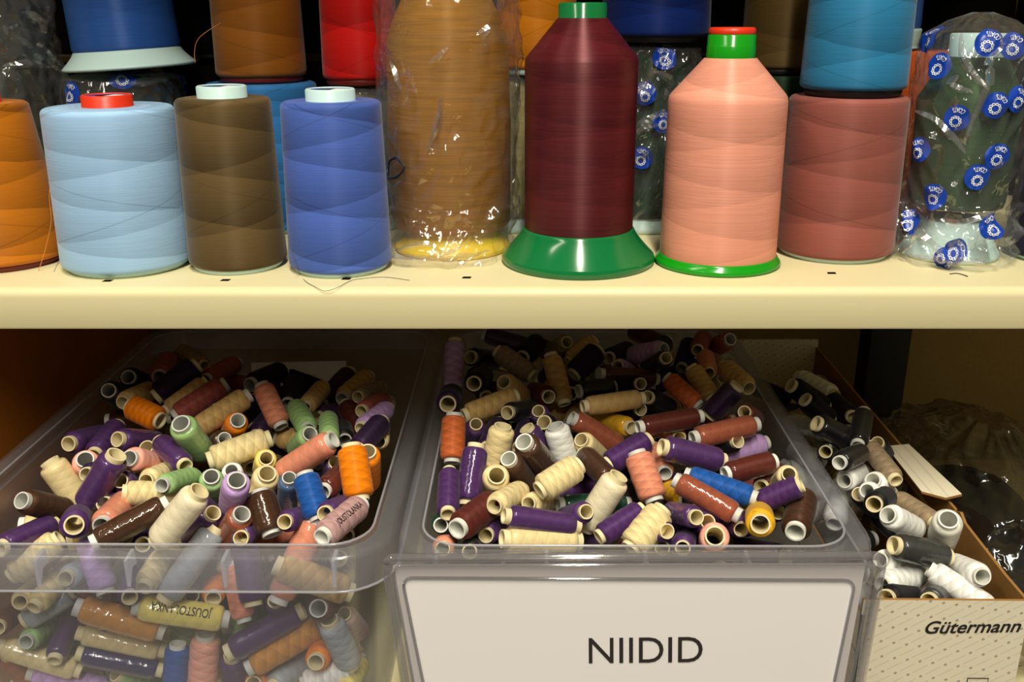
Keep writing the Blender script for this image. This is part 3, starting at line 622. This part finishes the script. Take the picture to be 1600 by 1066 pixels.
# brown carton at the left of the left bin
QX = LX0 - .012
ct = empty('carton', (QX, .55, ZB)); tag(ct, 'tall brown cardboard carton left of the left bin', 'carton'); qi = Matrix.Translation(-Vector(ct.location))
CARD2 = plain('orange_brown_card', (168, 100, 30), .8, .15, bump=.15, bscale=160, var=.1)
for nm, pts, nr in (('side_panel', [(QX, .50, ZB), (QX, .95, ZB), (QX, .95, -.045), (QX, .50, -.05)], (1, 0, 0)), ('front_panel', [(QX - .25, .50, ZB), (QX, .50, ZB), (QX, .50, -.05), (QX - .25, .50, -.05)], (0, -1, 0)),
                    ('back_panel', [(QX - .25, .95, ZB), (QX, .95, ZB), (QX, .95, -.045), (QX - .25, .95, -.045)], (0, 1, 0)), ('side_panel', [(QX - .25, .50, ZB), (QX - .25, .95, ZB), (QX - .25, .95, -.045), (QX - .25, .50, -.05)], (-1, 0, 0)),
                    ('top_flap', [(QX, .50, -.05), (QX, .95, -.045), (QX - .125, .95, -.048), (QX - .125, .50, -.052)], (0, 0, 1))):
    slab(nm, pts, nr, .003, (CARD2, CARD2), ct, qi)

# paper sheet standing behind the left pile
pw = [hit_y(x, y, .86) for x, y in ((392, 567), (540, 565), (548, 668), (398, 670))]
sh = empty('paper_sheet', (pw[2].x, .86, pw[2].z)); tag(sh, 'plain white paper sheet standing at the back of left bin', 'paper')
me = loft('sheet', [[p + Vector((0, d + .002 * math.sin(i), 0)) for i, p in enumerate(pw)] for d in (0, .0006)]); me.transform(Matrix.Translation(-Vector(sh.location))); link('sheet', me, PAPER, sh).modifiers.new('e', 'EDGE_SPLIT')

# dark crumpled bag at the far right of the lower shelf
DBAG = film_mat('dark_film', tint=(214, 210, 204), base=.13, edge=.5, rough=.10, haze=.015, bump=.6, bscale=38, bdist=.006)
bx = XR + .088; root = empty('plastic_bag', (bx, .74, ZB)); tag(root, 'crumpled clear plastic bag with dark contents right of white box', 'plastic bag')
Pd = bag_fn([(.002, .06), (.03, .068), (.08, .070), (.10, .066), (.12, .058), (.135, .042), (.15, .024), (.16, .008)], .008, 21.0, flat=1.9)
link('bag', bag_mesh(Pd, .002, .16, 170, 120), DBAG, root)
Pi = bag_fn([(.004, .02), (.01, .05), (.06, .05), (.08, .04), (.095, .02), (.098, .004)], .005, 30.0, flat=1.6)
link('contents', bag_mesh(Pi, .004, .098, 60, 50), plain('black_cloth', (20, 19, 20), .8, .2), root)

# ------------------------------------------------------------------ small spools
PAL = dict(purple=(74, 44, 94), dkpurple=(44, 27, 56), lilac=(192, 156, 214), cream=(228, 208, 156), ivory=(240, 228, 196), white=(238, 238, 234), tan=(204, 168, 108), brown=(66, 42, 28),
           maroon=(88, 38, 32), rust=(150, 80, 58), salmon=(220, 140, 112), pink=(236, 166, 148), orange=(234, 128, 16), rustorange=(196, 100, 54), green=(146, 182, 118), dkgreen=(26, 60, 46), blue=(34, 84, 160), slate=(68, 96, 136),
           grey=(164, 170, 178), yellow=(238, 220, 118), gold=(222, 168, 34), ochre=(194, 134, 60), black=(22, 20, 24), navy=(48, 38, 92), dusty=(156, 80, 74), mauve=(184, 146, 146), charcoal=(52, 52, 52), khaki=(150, 130, 104), clear=(206, 204, 192))
CNAME = dict(dkpurple='dark purple', dkgreen='dark green', rustorange='orange rust', slate='slate blue', navy='navy', grey='silver grey', rust='rust brown', dusty='dusty red', clear='pale translucent')
CORE = dict(c=plain('cream_core', (232, 218, 176), .6, .3), w=plain('white_core', (232, 232, 224), .5, .4), g=plain('grey_core', (208, 208, 202), .5, .4))
L0 = .053                                               # usual core length, metres
def surf(Y):
    pts = ((.46, -.170), (.53, -.150), (.58, -.138), (.64, -.126), (.72, -.117), (.90, -.108))
    return float(np.interp(Y, [p[0] for p in pts], [p[1] for p in pts]))
WALLIN = BY0 + FL + .001
def w_in(z): return WALLIN + .010 * (ZR - z) / (ZR - ZB) if z < ZR else WALLIN - .02
# (ax, ay = nearer end; bx, by = other end; diameter; colour; core; flags: w film wrapped, r ribbed; lift in steps)
LB = '''42 784 102 798 40 brown g r 0|78 722 128 788 44 cream c w 0|185 706 130 797 46 purple c w 2|116 820 122 808 44 purple c - 1|22 898 90 844 42 cream c - 0|12 852 76 823 40 purple c w 0|165 926 136 836 42 lilac g r 0
153 845 256 790 40 brown w w 1|314 764 243 852 46 ivory c w 1|197 770 285 773 38 cream c r 0|133 718 141 752 40 pink g - 0|206 717 250 728 38 pink g r 0|113 692 160 680 36 purple c - -1|190 687 246 691 36 purple c w -1
291 730 247 688 34 purple c w 0|150 708 182 668 36 purple c - -2|284 664 316 708 42 green g w 0|254 659 200 633 40 orange c - 0|190 752 216 760 34 purple c - -1|165 786 192 770 36 purple c - -1|163 818 196 784 42 salmon g w -1
232 750 270 735 34 cream c r -1|258 757 302 745 32 green g - -1|330 744 334 785 38 green g r 0|336 798 292 850 38 purple c w -1|260 934 336 827 44 grey c w 0|329 719 420 686 42 cream c r 1|370 750 362 796 42 lilac g r 0
362 736 370 758 26 white g - -1|418 738 402 786 42 cream c w -1|426 836 404 768 48 brown g w 1|524 685 432 745 40 salmon g w 0|562 780 549 697 46 orange c r 0|592 704 592 762 40 orange c - -1|498 812 476 740 42 blue g r 1
452 745 449 800 32 slate g w -1|507 766 542 733 36 maroon w w -1|416 716 410 736 34 yellow c - -1|485 677 460 706 34 green g - -1|482 672 460 633 34 green g - -1|524 722 512 748 32 purple c w -1|447 815 480 806 34 purple c - -1
510 802 546 788 36 purple c - -1|528 836 582 790 42 mauve w r 1|436 938 492 812 46 salmon w w 1|380 800 345 852 42 rust g w 0|396 944 382 845 42 purple c - 0|378 840 402 824 36 purple c w -1|388 832 384 772 36 cream c w -1
372 656 357 690 36 orange w - -1|352 685 325 702 32 brown w w -1|308 670 387 619 36 tan g - 0|440 668 408 600 34 salmon g - 0|276 650 350 602 36 dusty g - -1|325 592 368 568 30 dusty g - -1|246 619 306 572 40 dkpurple c - 0
196 627 236 610 32 tan c - -1|262 640 320 598 26 tan c - -2|202 590 226 600 34 black g - -1|171 611 192 624 34 black g - -1|250 588 265 562 34 dusty g - -2|322 574 278 546 28 khaki c - -1|478 636 506 604 30 tan c - -1|515 684 513 652 26 green c - -1
539 688 535 668 32 black g - -1|560 702 596 660 36 dkpurple c - -1|566 668 606 638 30 lilac c - -2|566 642 602 624 30 dusty c - -2|598 690 600 668 30 cream c - -1|394 600 440 580 34 black g - -2|450 632 462 596 34 black g - -2|400 682 426 648 34 dkpurple c - -2
300 778 345 815 34 purple c - -2|470 715 510 722 30 grey c - -2|230 700 262 735 34 black c - -2|140 740 180 730 32 dkpurple c - -2|340 640 372 648 30 dkpurple c - -2|560 620 596 606 28 khaki c - -2|225 850 250 838 36 navy c - -2'''
LF = '''124 950 252 986 42 ochre g w 0|126 990 254 1017 34 cream c w 0|126 1022 250 1047 34 navy c w 0|214 948 354 968 42 yellow g w 1|278 1005 272 1084 38 blue w - 0|322 990 315 1085 46 pink g r 0|41 968 112 925 40 grey c w 0
93 1012 112 965 34 purple c w 0|48 998 86 972 32 green g - 0|4 1010 122 1047 36 cream c w 0|50 1052 170 1076 36 lilac g - 0|2 976 32 950 34 maroon c - -1|36 937 62 915 30 cream c - -1|203 930 205 898 36 purple c - -1|334 930 342 884 38 orange c - -3
382 970 360 880 32 salmon g r 0|360 1018 470 956 42 purple c w 0|392 1042 503 978 40 ochre g r 0|500 950 522 944 42 maroon g - -1|538 975 566 1036 42 grey c r 0|496 1030 516 994 40 orange c - 0|475 1070 546 1042 40 white g r 0
440 1062 476 1030 38 grey c w -1|364 1030 372 1090 40 purple c - -1|400 1068 432 1054 40 orange c w 0|445 884 560 926 46 tan c - 0|236 900 262 858 38 cream c r -1|568 1075 590 1040 36 yellow c - -1|430 940 450 970 34 purple c - -2|555 960 580 990 34 mauve c - -2
20 1030 60 1080 36 rust c - -2|110 900 150 880 36 grey c - -2|195 1060 240 1080 34 green c - -1|300 930 280 960 34 slate c - -2|165 970 200 950 30 maroon c - -2|70 930 105 890 36 cream c - -2'''
RB = '''708 608 711 530 30 lilac c r 0|700 631 706 616 38 dkpurple c - 0|704 722 707 648 38 rustorange g r 0|744 662 740 702 30 purple c - -1|730 787 744 697 40 purple c w 0|786 665 770 734 40 cream c r 0|776 743 768 766 42 cream c - 0
818 690 858 736 42 brown w w 0|822 668 862 726 36 purple c w -1|794 716 828 766 38 brown w - -1|867 664 888 728 40 white g r 0|841 642 858 676 28 purple c w -1|725 650 808 618 34 tan c - 0|787 597 820 624 34 tan c - 0
834 589 776 548 32 khaki c r 0|882 632 860 553 32 tan c r 0|741 599 756 586 34 black c - 0|735 558 776 566 32 black c w -1|857 620 832 611 32 maroon c - -1|793 645 836 640 32 black c w -1|815 560 841 534 34 black c - -1|886 535 860 549 28 khaki c - -1
888 566 930 530 28 tan c - 0|895 587 936 545 36 dkpurple c - -1|902 612 962 605 32 black g w -1|934 584 1031 593 28 maroon w w 0|910 636 1006 622 30 tan c w 0|890 652 975 700 34 rust g w 0|985 668 930 655 32 gold c w -1
907 686 945 722 34 cream c - 0|952 750 912 710 36 brown c w 0|843 767 905 727 44 cream c r 1|826 787 866 782 34 cream c r -1|774 790 816 766 36 cream c r -1|869 789 987 787 32 dkgreen g w -1|968 742 912 828 46 ivory c w 1|935 840 1005 795 36 purple c r 0
985 858 1036 796 48 cream c r 1|1022 782 995 708 44 salmon g r 1|1038 738 1016 700 34 salmon g r -1|1030 698 1134 722 40 purple c w 1|946 728 1016 686 38 purple c - 0|1120 715 1202 690 34 lilac g w -1|1130 742 1213 720 36 maroon w w 0
1080 686 1186 662 34 rust g w 0|995 669 1098 650 32 maroon w w 0|1091 634 1042 590 30 rustorange g r 0|1112 622 1080 574 30 tan c - 0|1168 605 1132 574 32 tan c - 0|1152 603 1108 650 36 dkpurple c w 0|1036 546 985 556 30 lilac g - 0
1065 577 1078 532 28 navy g - -1|1140 531 1105 550 30 dusty g - 0|1090 547 1100 526 26 dusty c - -1|1108 582 1102 555 26 salmon c - -1|1163 644 1182 656 30 maroon c - -1|1250 758 1185 786 36 purple c - 0|1177 778 1074 743 36 blue g r 1
1150 804 1058 752 36 rust g w 0|1072 782 1036 760 32 gold w - -1|1086 808 1046 800 34 purple c w 0|1117 838 1112 850 46 pink c - 0|1188 818 1186 804 44 gold c - 0|1243 830 1256 775 46 brown w r 0|717 825 772 784 46 maroon w r 0
788 806 905 822 36 purple c w 0|784 842 908 846 44 cream c w 0|700 800 702 738 30 purple c r 0|688 820 702 803 34 dkgreen w - 0|760 836 784 808 36 purple c - -1|692 857 700 845 34 salmon c - -1|734 862 742 850 34 black c - -1
1035 856 1042 838 34 purple c - -1|1067 856 1072 838 34 purple c - -1|1188 762 1222 734 34 maroon c w -1|1105 816 1070 828 36 purple c - -1|1157 826 1140 800 34 purple c w -1|1232 742 1216 760 30 cream c - -1|1060 684 1030 668 32 salmon c - -2
1000 640 960 632 30 black c - -2|960 760 1000 770 30 black c - -2|1010 620 1050 640 32 black c - -2|850 660 880 690 34 black c - -2|1150 690 1100 700 32 black c - -2|950 560 985 545 30 dkpurple c - -1|965 572 985 582 26 lilac c - -1|1040 560 1010 575 28 black c w -1
1215 800 1190 790 34 purple c - -2|1130 590 1110 560 30 khaki c - -2|760 700 780 660 30 dkpurple c - -2|810 700 825 660 30 dkpurple c - -2|760 620 740 580 30 black c - -2|1000 600 965 600 28 black c - -2|915 800 880 810 32 purple c - -2|1040 830 1000 826 34 purple c - -2'''
BX = '''1384 803 1438 831 38 white w r 0|1391 851 1486 872 42 charcoal c w 0|1482 812 1468 852 44 clear w - 0|1374 915 1443 896 40 white w - 0|1545 950 1458 893 38 white w - 1|1530 899 1490 882 38 white w - 0|1366 788 1386 776 36 black c - 0
1354 766 1382 788 34 white w - -1|1362 748 1393 782 36 white w r -1|1318 752 1352 737 34 white w w -1|1396 746 1360 700 30 khaki c - -1|1456 815 1405 782 34 khaki c - -1|1310 724 1350 705 32 black w w 0|1290 706 1304 696 30 black c w -1
1340 696 1350 643 30 black w w 0|1272 660 1338 694 36 black c w 0|1232 600 1294 640 34 black c - 0|1255 622 1300 660 34 black c - -1|1382 935 1428 928 40 black c - -1|1450 940 1488 920 38 charcoal c w -1|1372 874 1428 886 34 white w - -1|1320 690 1290 665 30 khaki c - -1
1400 870 1440 850 34 black c - -2|1510 925 1480 905 34 white w - -2|1340 770 1375 800 34 black c - -2|1430 860 1400 830 34 black c - -2|1370 690 1390 725 30 black c - -2|1330 650 1300 625 30 black c - -2'''
rnd = random.Random(4)
SP = []
def add_list(txt, where):
    for e in txt.replace('\n', '|').split('|'):
        ax, ay, bx, by, dia, colr, core, fl, lift = e.split()
        SP.append(dict(a=(float(ax), float(ay)), b=(float(bx), float(by)), dia=float(dia), col=colr, core=core, fl=fl, lift=int(lift), where=where, fill=False))
for t, wh in ((LB, 'L'), (LF, 'LF'), (RB, 'R'), (BX, 'B')): add_list(t, wh)
BOUNDS = {'L': (LX0 + FL + .004, LX1 - FL - .004), 'LF': (LX0 + FL + .012, LX1 - FL - .012), 'R': (RX0 + FL + .004, RX1 - FL - .004), 'B': (XL + .004, XR - .004)}
for s in SP:
    mx_, my_ = (s['a'][0] + s['b'][0]) / 2, (s['a'][1] + s['b'][1]) / 2; d = ray(mx_, my_); dn = d.normalized()
    off = .019 if s['where'] == 'B' else 0
    def zs_(Y): return surf(Y) - (.022 if s['where'] == 'B' else 0)
    lo, hi = .3, 1.1
    for _ in range(40):
        t = (lo + hi) / 2; p = CAM + d * t
        if p.z > zs_(p.y): lo = t
        else: hi = t
    p = CAM + d * lo
    r = min(max(s['dia'] / 2 * depth(p) / F_PX, .0072), .0116)
    yw = (BXF + .003 if s['where'] == 'B' else w_in(p.z)) + r + .0015
    if s['where'] == 'LF' or p.y < yw:
        q = hit_y(mx_, my_, w_in(-.17) + r + .002); q = hit_y(mx_, my_, (BXF + .003 if s['where'] == 'B' else w_in(q.z)) + r + .002); p = q
        s['front'] = True
    p = p - dn * (.010 * s['lift'])
    D = depth(p); r = min(max(s['dia'] / 2 * D / F_PX, .0072), .0116)
    va = CX * ((s['a'][0] - s['b'][0]) / F_PX * D) + CY * (-(s['a'][1] - s['b'][1]) / F_PX * D); pl = va.length
    L = min(pl / .94, .066) if pl > .029 else .046
    dl = math.sqrt(max(L * L - pl * pl, 0)); dl = min(dl, L * .93)
    if s['where'] == 'LF' or s.get('front'): dl *= .55 if pl > .02 else .9
    ax = (va - dn * dl)
    if ax.length < 1e-4: ax = -dn
    s.update(p=p, ax=ax.normalized(), L=L, r=r, ray=dn)
# hidden under-layer that closes the gaps between the spools in view
fillcols = ['purple', 'dkpurple', 'black', 'tan', 'cream', 'maroon', 'brown', 'purple', 'dusty', 'khaki', 'black']
for wh, n in (('L', 70), ('R', 70), ('B', 26)):
    x0, x1 = BOUNDS[wh]
    for i in range(n):
        Y = .535 + (.25 if wh == 'L' else .33) * ((i + .5) / n); X = x0 + .02 + (x1 - x0 - .04) * rnd.random()
        z = surf(Y) - (.066 if wh == 'B' else .035) - .012 * rnd.random()
        a = rnd.random() * math.pi; p = Vector((X, Y, z))
        SP.append(dict(where=wh, fill=True, col=rnd.choice(['black', 'white', 'charcoal', 'khaki', 'white'] if wh == 'B' else fillcols), core=rnd.choice('ccwg'), fl=rnd.choice('-rw'), p=p, ax=Vector((math.cos(a), math.sin(a), rnd.uniform(-.3, .3))).normalized(), L=L0, r=.0088, ray=(p - CAM).normalized(), lift=0))
for i in range(34):
    X = LX0 + FL + .03 + (LX1 - LX0 - 2 * FL - .06) * rnd.random(); z = -.165 - .13 * rnd.random(); p = Vector((X, w_in(z) + .030 + .008 * rnd.random(), z)); a = rnd.random() * math.pi
    SP.append(dict(where='L', fill=True, col=rnd.choice(['purple', 'cream', 'grey', 'rust', 'salmon', 'dkpurple', 'tan', 'green']), core=rnd.choice('ccwg'), fl='-', p=p, ax=Vector((math.cos(a), .2, math.sin(a))).normalized(), L=L0, r=.0088, ray=(p - CAM).normalized(), lift=0))
# push overlapping spools apart: those in view slide along their own sight line, hidden ones freely
Pm = np.array([s['p'] for s in SP]); Ax = np.array([s['ax'] for s in SP]); Hl = np.array([s['L'] / 2 - .006 for s in SP]); Rd = np.array([s['r'] for s in SP])
Ry = np.array([s['ray'] for s in SP]); fil = np.array([s['fill'] for s in SP]); frn = np.array([bool(s.get('front')) for s in SP]); P_0 = Pm.copy()
n = len(SP); iu, ju = np.triu_indices(n, 1)
for it in range(90):
    dc = Pm[iu] - Pm[ju]; near = (dc * dc).sum(1) < .075 ** 2; I, J = iu[near], ju[near]
    w0 = Pm[I] - Pm[J]; a = Ax[I]; b = Ax[J]; bb = (a * b).sum(1); dd = (a * w0).sum(1); ee = (b * w0).sum(1); den = 1 - bb * bb
    sc_ = np.where(den > 1e-4, (bb * ee - dd) / np.maximum(den, 1e-4), 0); sc_ = np.clip(sc_, -Hl[I], Hl[I])
    tc_ = np.clip((sc_[:, None] * a + w0) @ np.eye(3) * b, -9, 9).sum(1); tc_ = np.clip(tc_, -Hl[J], Hl[J])
    sc_ = np.clip(((tc_[:, None] * b - w0) * a).sum(1), -Hl[I], Hl[I])
    dv = w0 + sc_[:, None] * a - tc_[:, None] * b; dist = np.sqrt((dv * dv).sum(1)) + 1e-9; pen = Rd[I] + Rd[J] - dist; ok = pen > 0.0002
    if not ok.any(): break
    I, J, dv, dist, pen = I[ok], J[ok], dv[ok], dist[ok], pen[ok]; nv = dv / dist[:, None]
    mv_ = np.zeros((n, 3))
    for i, j, nn, pe in zip(I, J, nv, pen):
        if fil[i] and fil[j]: mv_[i] += nn * pe * .3; mv_[j] -= nn * pe * .3
        elif fil[i] or fil[j]:
            f_, o_ = (i, j) if fil[i] else (j, i); sg = nn if fil[i] else -nn
            mv_[f_] += sg * pe * .35 + np.array([0, .35, -.6]) * pe * .4
        else:
            ci = (nn * Ry[i]).sum(); di, dj = ((Pm[i] - np.array(CAM)) ** 2).sum(), ((Pm[j] - np.array(CAM)) ** 2).sum()
            sg = 1 if ci > 0 else -1
            amt = pe * .3 / max(abs(ci), .45)
            mv_[i] += Ry[i] * amt * sg; mv_[j] -= Ry[j] * amt * sg
    st_ = np.sqrt((mv_ ** 2).sum(1)); mv_ *= np.minimum(1, .003 / np.maximum(st_, 1e-9))[:, None]
    back = (mv_ * Ry).sum(1); mv_[frn & (back < 0)] = 0
    Pm += mv_
    lim = ((Pm - P_0) * Ry).sum(1); vis = ~fil; ex = np.clip(lim, -.016, .016) - lim; Pm[vis] += (Ry * ex[:, None])[vis]
    for k_, s in enumerate(SP):
        if s['fill']:
            x0, x1 = BOUNDS[s['where']]; e = abs(Ax[k_]) * Hl[k_] + Rd[k_]
            tp = .016 if s['where'] != 'B' else 0
            Pm[k_][0] = min(max(Pm[k_][0], x0 + tp + e[0]), x1 - tp - e[0]); Pm[k_][1] = min(max(Pm[k_][1], (BXF + .004 if s['where'] == 'B' else WALLIN + .012) + e[1]), .915 - e[1]); Pm[k_][2] = max(Pm[k_][2], ZB + .005 + e[2])
for s, p in zip(SP, Pm): s['p'] = Vector(p)
# keep spools in view inside their box: shift off the side and front walls
for s in SP:
    if s['fill']: continue
    x0, x1 = BOUNDS[s['where']]; e = [abs(c_) * s['L'] / 2 + s['r'] * math.sqrt(max(1 - c_ * c_, 0)) for c_ in s['ax']]
    if s['p'].z - e[2] < ZR or s['where'] != 'B':
        if s['p'].z - e[2] < ZR:
            s['p'].x = min(max(s['p'].x, x0 + e[0] - .001), x1 - e[0] + .001)
            yw = BXF + .003 if s['where'] == 'B' else w_in(s['p'].z - e[2])
            if s['p'].y - e[1] < yw: s['p'] += s['ray'] * ((yw + e[1] - s['p'].y) / s['ray'].y)
# count how much of each spool the camera sees; the least seen buried ones become one joined heap
from mathutils.bvhtree import BVHTree
def capsule_tris():
    V, Fc, own = [], [], []
    for k_, s in enumerate(SP):
        z = s['ax']; x = z.orthogonal().normalized(); y = z.cross(x); b0 = len(V); h = s['L'] / 2 * .9
        for e in (-h, h):
            for q in range(8): a = math.pi * q / 4; V.append(s['p'] + z * e + (x * math.cos(a) + y * math.sin(a)) * s['r'])
        for q in range(8): t = (q + 1) % 8; Fc.append((b0 + q, b0 + t, b0 + 8 + t, b0 + 8 + q)); own.append(k_)
        Fc.append(tuple(range(b0, b0 + 8))); Fc.append(tuple(range(b0 + 8, b0 + 16))); own += [k_, k_]
    return V, Fc, own
cv, cf, own = capsule_tris(); bvh = BVHTree.FromPolygons(cv, cf); seen = [0] * len(SP)
for yy in range(518, 1066, 4):
    for xx in range(0, 1600, 4):
        h_ = bvh.ray_cast(CAM, ray(xx, yy).normalized())
        if h_[2] is not None: seen[own[h_[2]]] += 1
for s, v_ in zip(SP, seen): s['seen'] = v_
single = [s for s in SP if not s['fill'] and s['seen'] > 0]
extra = sorted((s for s in SP if s['fill'] or s['seen'] == 0), key=lambda q: -q['seen'])
nk = max(0, 300 - len(single)); extra_single = [q for q in extra[:nk] if q['seen'] > 3]
HEAP = [q for q in extra if q not in extra_single]; SP = single + extra_single
print('spools', len(single), len(extra_single), len(HEAP))
# meshes shared by all spools: unit radius 1, half length 1 scaled per spool
def body_mesh(kind):
    lump = None
    if kind == 'r': lump = lambda a, z: 1 + .018 * math.sin(a * 2 + z * 700) * math.cos(a - z * 260) + .010 * math.sin(-a + z * 400 + 1)
    R, h = .009, .0225
    pr = [(.0055, h), (R * .80, h), (R * .93, h - .0012), (R, h - .0035)]
    pr += [(R * (1 + .015 * math.sin(math.pi * i / 14)), h - .0035 - (2 * h - .007) * i / 14) for i in range(1, 14)]
    pr += [(R, -h + .0035), (R * .93, -h + .0012), (R * .80, -h), (.0055, -h)]
    return lathe('thread', [pr], 26, lump)
def core_mesh():
    r, ri, h = .0060, .0050, L0 / 2
    return lathe('core', [[(ri, -h), (r, -h)], [(r, -h), (r, -.02)], [(r, .02), (r, h)], [(r, h), (ri, h)], [(ri, h), (ri, 0), (ri, -h)]], 26)
BODY = {k: body_mesh(k) for k in '-rw'}; COREM = core_mesh()
for b_ in BODY.values(): b_.materials.append(None)
COREM.materials.append(None)
JT = text_data('JOUSTOLANKA', 1, 0, .01)
ORD = ['', 'second', 'third', 'fourth', 'fifth', 'sixth', 'seventh', 'eighth', 'ninth', 'tenth']
def spool_matrix(s):
    z = s['ax']; up = -s['ray']; x = up - z * up.dot(z)
    if x.length < 1e-3: x = Vector((1, 0, 0)) - z * z.x
    x.normalize(); y = z.cross(x); q = rnd.random() * 6.28
    if s.get('text'): q = s['text']
    M = Matrix((x, y, z)).transposed().to_4x4() @ Matrix.Rotation(q, 4, 'Z'); M.translation = s['p']; return M
for s in SP:
    if s['col'] == 'yellow' and s['where'] == 'LF' and s['lift'] == 1: s['text'] = 1e-6; s['flip'] = True
    if s['col'] == 'mauve' and s['fl'] == 'r': s['text'] = 1e-6
# labels: colour, film, pose, place; equal ones are told apart by their order
WH = {'L': 'left bin', 'LF': 'left bin front wall', 'R': 'right bin', 'B': 'white box'}
for s in SP:
    cn = CNAME.get(s['col'], s['col'])
    if s['fill']:
        s['q'] = to_px(s['p']); qy = s['q'][1]; fr = 'back' if qy < 640 else 'middle' if qy < 745 else 'front'
        s['label'] = f"partly buried {cn} thread spool at {fr} of {WH[s['where']]}"; s['group'] = f"buried spools in the {WH[s['where']]}"; continue
    qx, qy = to_px(s['p']); s['q'] = (qx, qy); d = s['ax'].dot(-s['ray']); dx, dy = s['a'][0] - s['b'][0], s['a'][1] - s['b'][1]
    an = math.degrees(math.atan2(-dy, dx)) % 180
    pose = 'hollow end facing out' if abs(d) > .82 else ('lying sideways' if an < 25 or an > 155 else 'upright or pointing forward' if 65 < an < 115 else 'slanting up right' if an < 90 else 'slanting up left')
    if pose.startswith('upright'): pose = 'standing end up' if (s['a'][1] < s['b'][1]) else 'pointing forward'
    wrap = 'film-wrapped ' if s['fl'] == 'w' else ''
    if s['where'] == 'LF': pl = 'behind left bin front wall'
    elif s['where'] == 'B': pl = 'at ' + ('back' if qy < 740 else 'front') + ' of white box'
    else:
        c0, c1 = ((0, 610) if s['where'] == 'L' else (660, 1280)); fr = 'back' if qy < 640 else 'middle' if qy < 745 else 'front'
        sd = 'left' if qx < c0 + (c1 - c0) / 3 else 'right' if qx > c0 + 2 * (c1 - c0) / 3 else 'centre'
        pl = f"at {fr} {sd} of {WH[s['where']]}"
    s['label'] = f"{wrap}{cn} thread spool {pose} {pl}"
    s['group'] = {'L': 'spools heaped in the left bin', 'LF': 'spools seen through the left bin front', 'R': 'spools heaped in the right bin', 'B': 'spools in the white box'}[s['where']]
from collections import defaultdict
grp = defaultdict(list)
for s in SP:
    grp[s['label']].append(s)
for lab, ss in grp.items():
    if len(ss) > 1:
        ss.sort(key=lambda q: q['q'][0])
        for i, s in enumerate(ss): s['label'] = lab + (', leftmost' if i == 0 else ', rightmost' if i == len(ss) - 1 else f', {ORD[i]} from left')
for s in SP:
    M = spool_matrix(s); root = empty('thread_spool', mat=M); tag(root, s['label'], 'thread spool', s['group'])
    wrap = s['fl'] == 'w'
    m = thread_mat(f"spool_{s['col']}_{'w' if wrap else 'm'}", PAL[s['col']], .5, .35, .30 if s['fl'] != 'w' else .14, 130, 104, 3, .16, 1700, wrap=wrap, sheen=.08)
    k = s['r'] / .009; kl = s['L'] / L0
    th = bpy.data.objects.new('thread', BODY[s['fl']]); co = bpy.data.objects.new('core', COREM)
    for o, mt, sc_ in ((th, m, (k, k, kl)), (co, CORE[s['core']], (min(k, 1.1), min(k, 1.1), kl))):
        col.objects.link(o); o.parent = root; o.scale = sc_; o.material_slots[0].link = 'OBJECT'; o.material_slots[0].material = mt
    if s.get('text'):
        tv, tf, tw, thh = JT; L_ = s['L'] * (.62 if s.get('flip') else .6); sc2 = L_ / tw; R = s['r'] * 1.05
        sg = -1 if s.get('flip') else 1
        # local z runs from end b to end a; local x faces the camera
        exd = s['ax'].dot(CX); fl = (1 if exd > 0 else -1) * sg
        V = []
        for (x, y) in tv:
            an = y * sc2 * 1.5 / R + (-.3 if s.get('flip') else 0); V.append((R * math.cos(an), -fl * R * math.sin(an), x * sc2 * fl))
        me = mesh('lettering', V, tf, False); link('lettering', me, plain('print_black', (40, 36, 34), .6, .2), th).scale = (1 / k, 1 / k, 1 / kl)

# the buried rest of each heap, joined
for wh, nm in (('L', 'left'), ('R', 'right'), ('B', 'box')):
    hs = [q for q in HEAP if q['where'][0] == wh]
    if not hs: continue
    V, Fc, U, MI, mats = [], [], [], [], []
    for q in hs:
        M = spool_matrix(q); k = q['r'] / .009; kl = q['L'] / L0; Sc = Matrix.Diagonal((k, k, kl, 1))
        for src, mt in ((BODY['-'], thread_mat(f"spool_{q['col']}_m", PAL[q['col']], .5, .35, .30, 130, 104, 3, .16, 1700, sheen=.08)), (COREM, CORE[q['core']])):
            if mt not in mats: mats.append(mt)
            b0 = len(V); V += [M @ Sc @ v.co for v in src.vertices]; uvd = src.uv_layers[0].data
            for pl in src.polygons: Fc.append(tuple(b0 + i for i in pl.vertices)); U.append([tuple(uvd[li].uv) for li in pl.loop_indices]); MI.append(mats.index(mt))
    me = mesh('buried_spools', V, Fc, True, U)
    for m_ in mats: me.materials.append(m_)
    me.polygons.foreach_set('material_index', MI)
    o = bpy.data.objects.new('buried_spools', me); col.objects.link(o)
    tag(o, {'L': 'buried thread spools deep in the left bin', 'R': 'buried thread spools deep in the right bin', 'B': 'buried thread spools deep in the white box'}[wh], 'thread spools', kind='stuff')
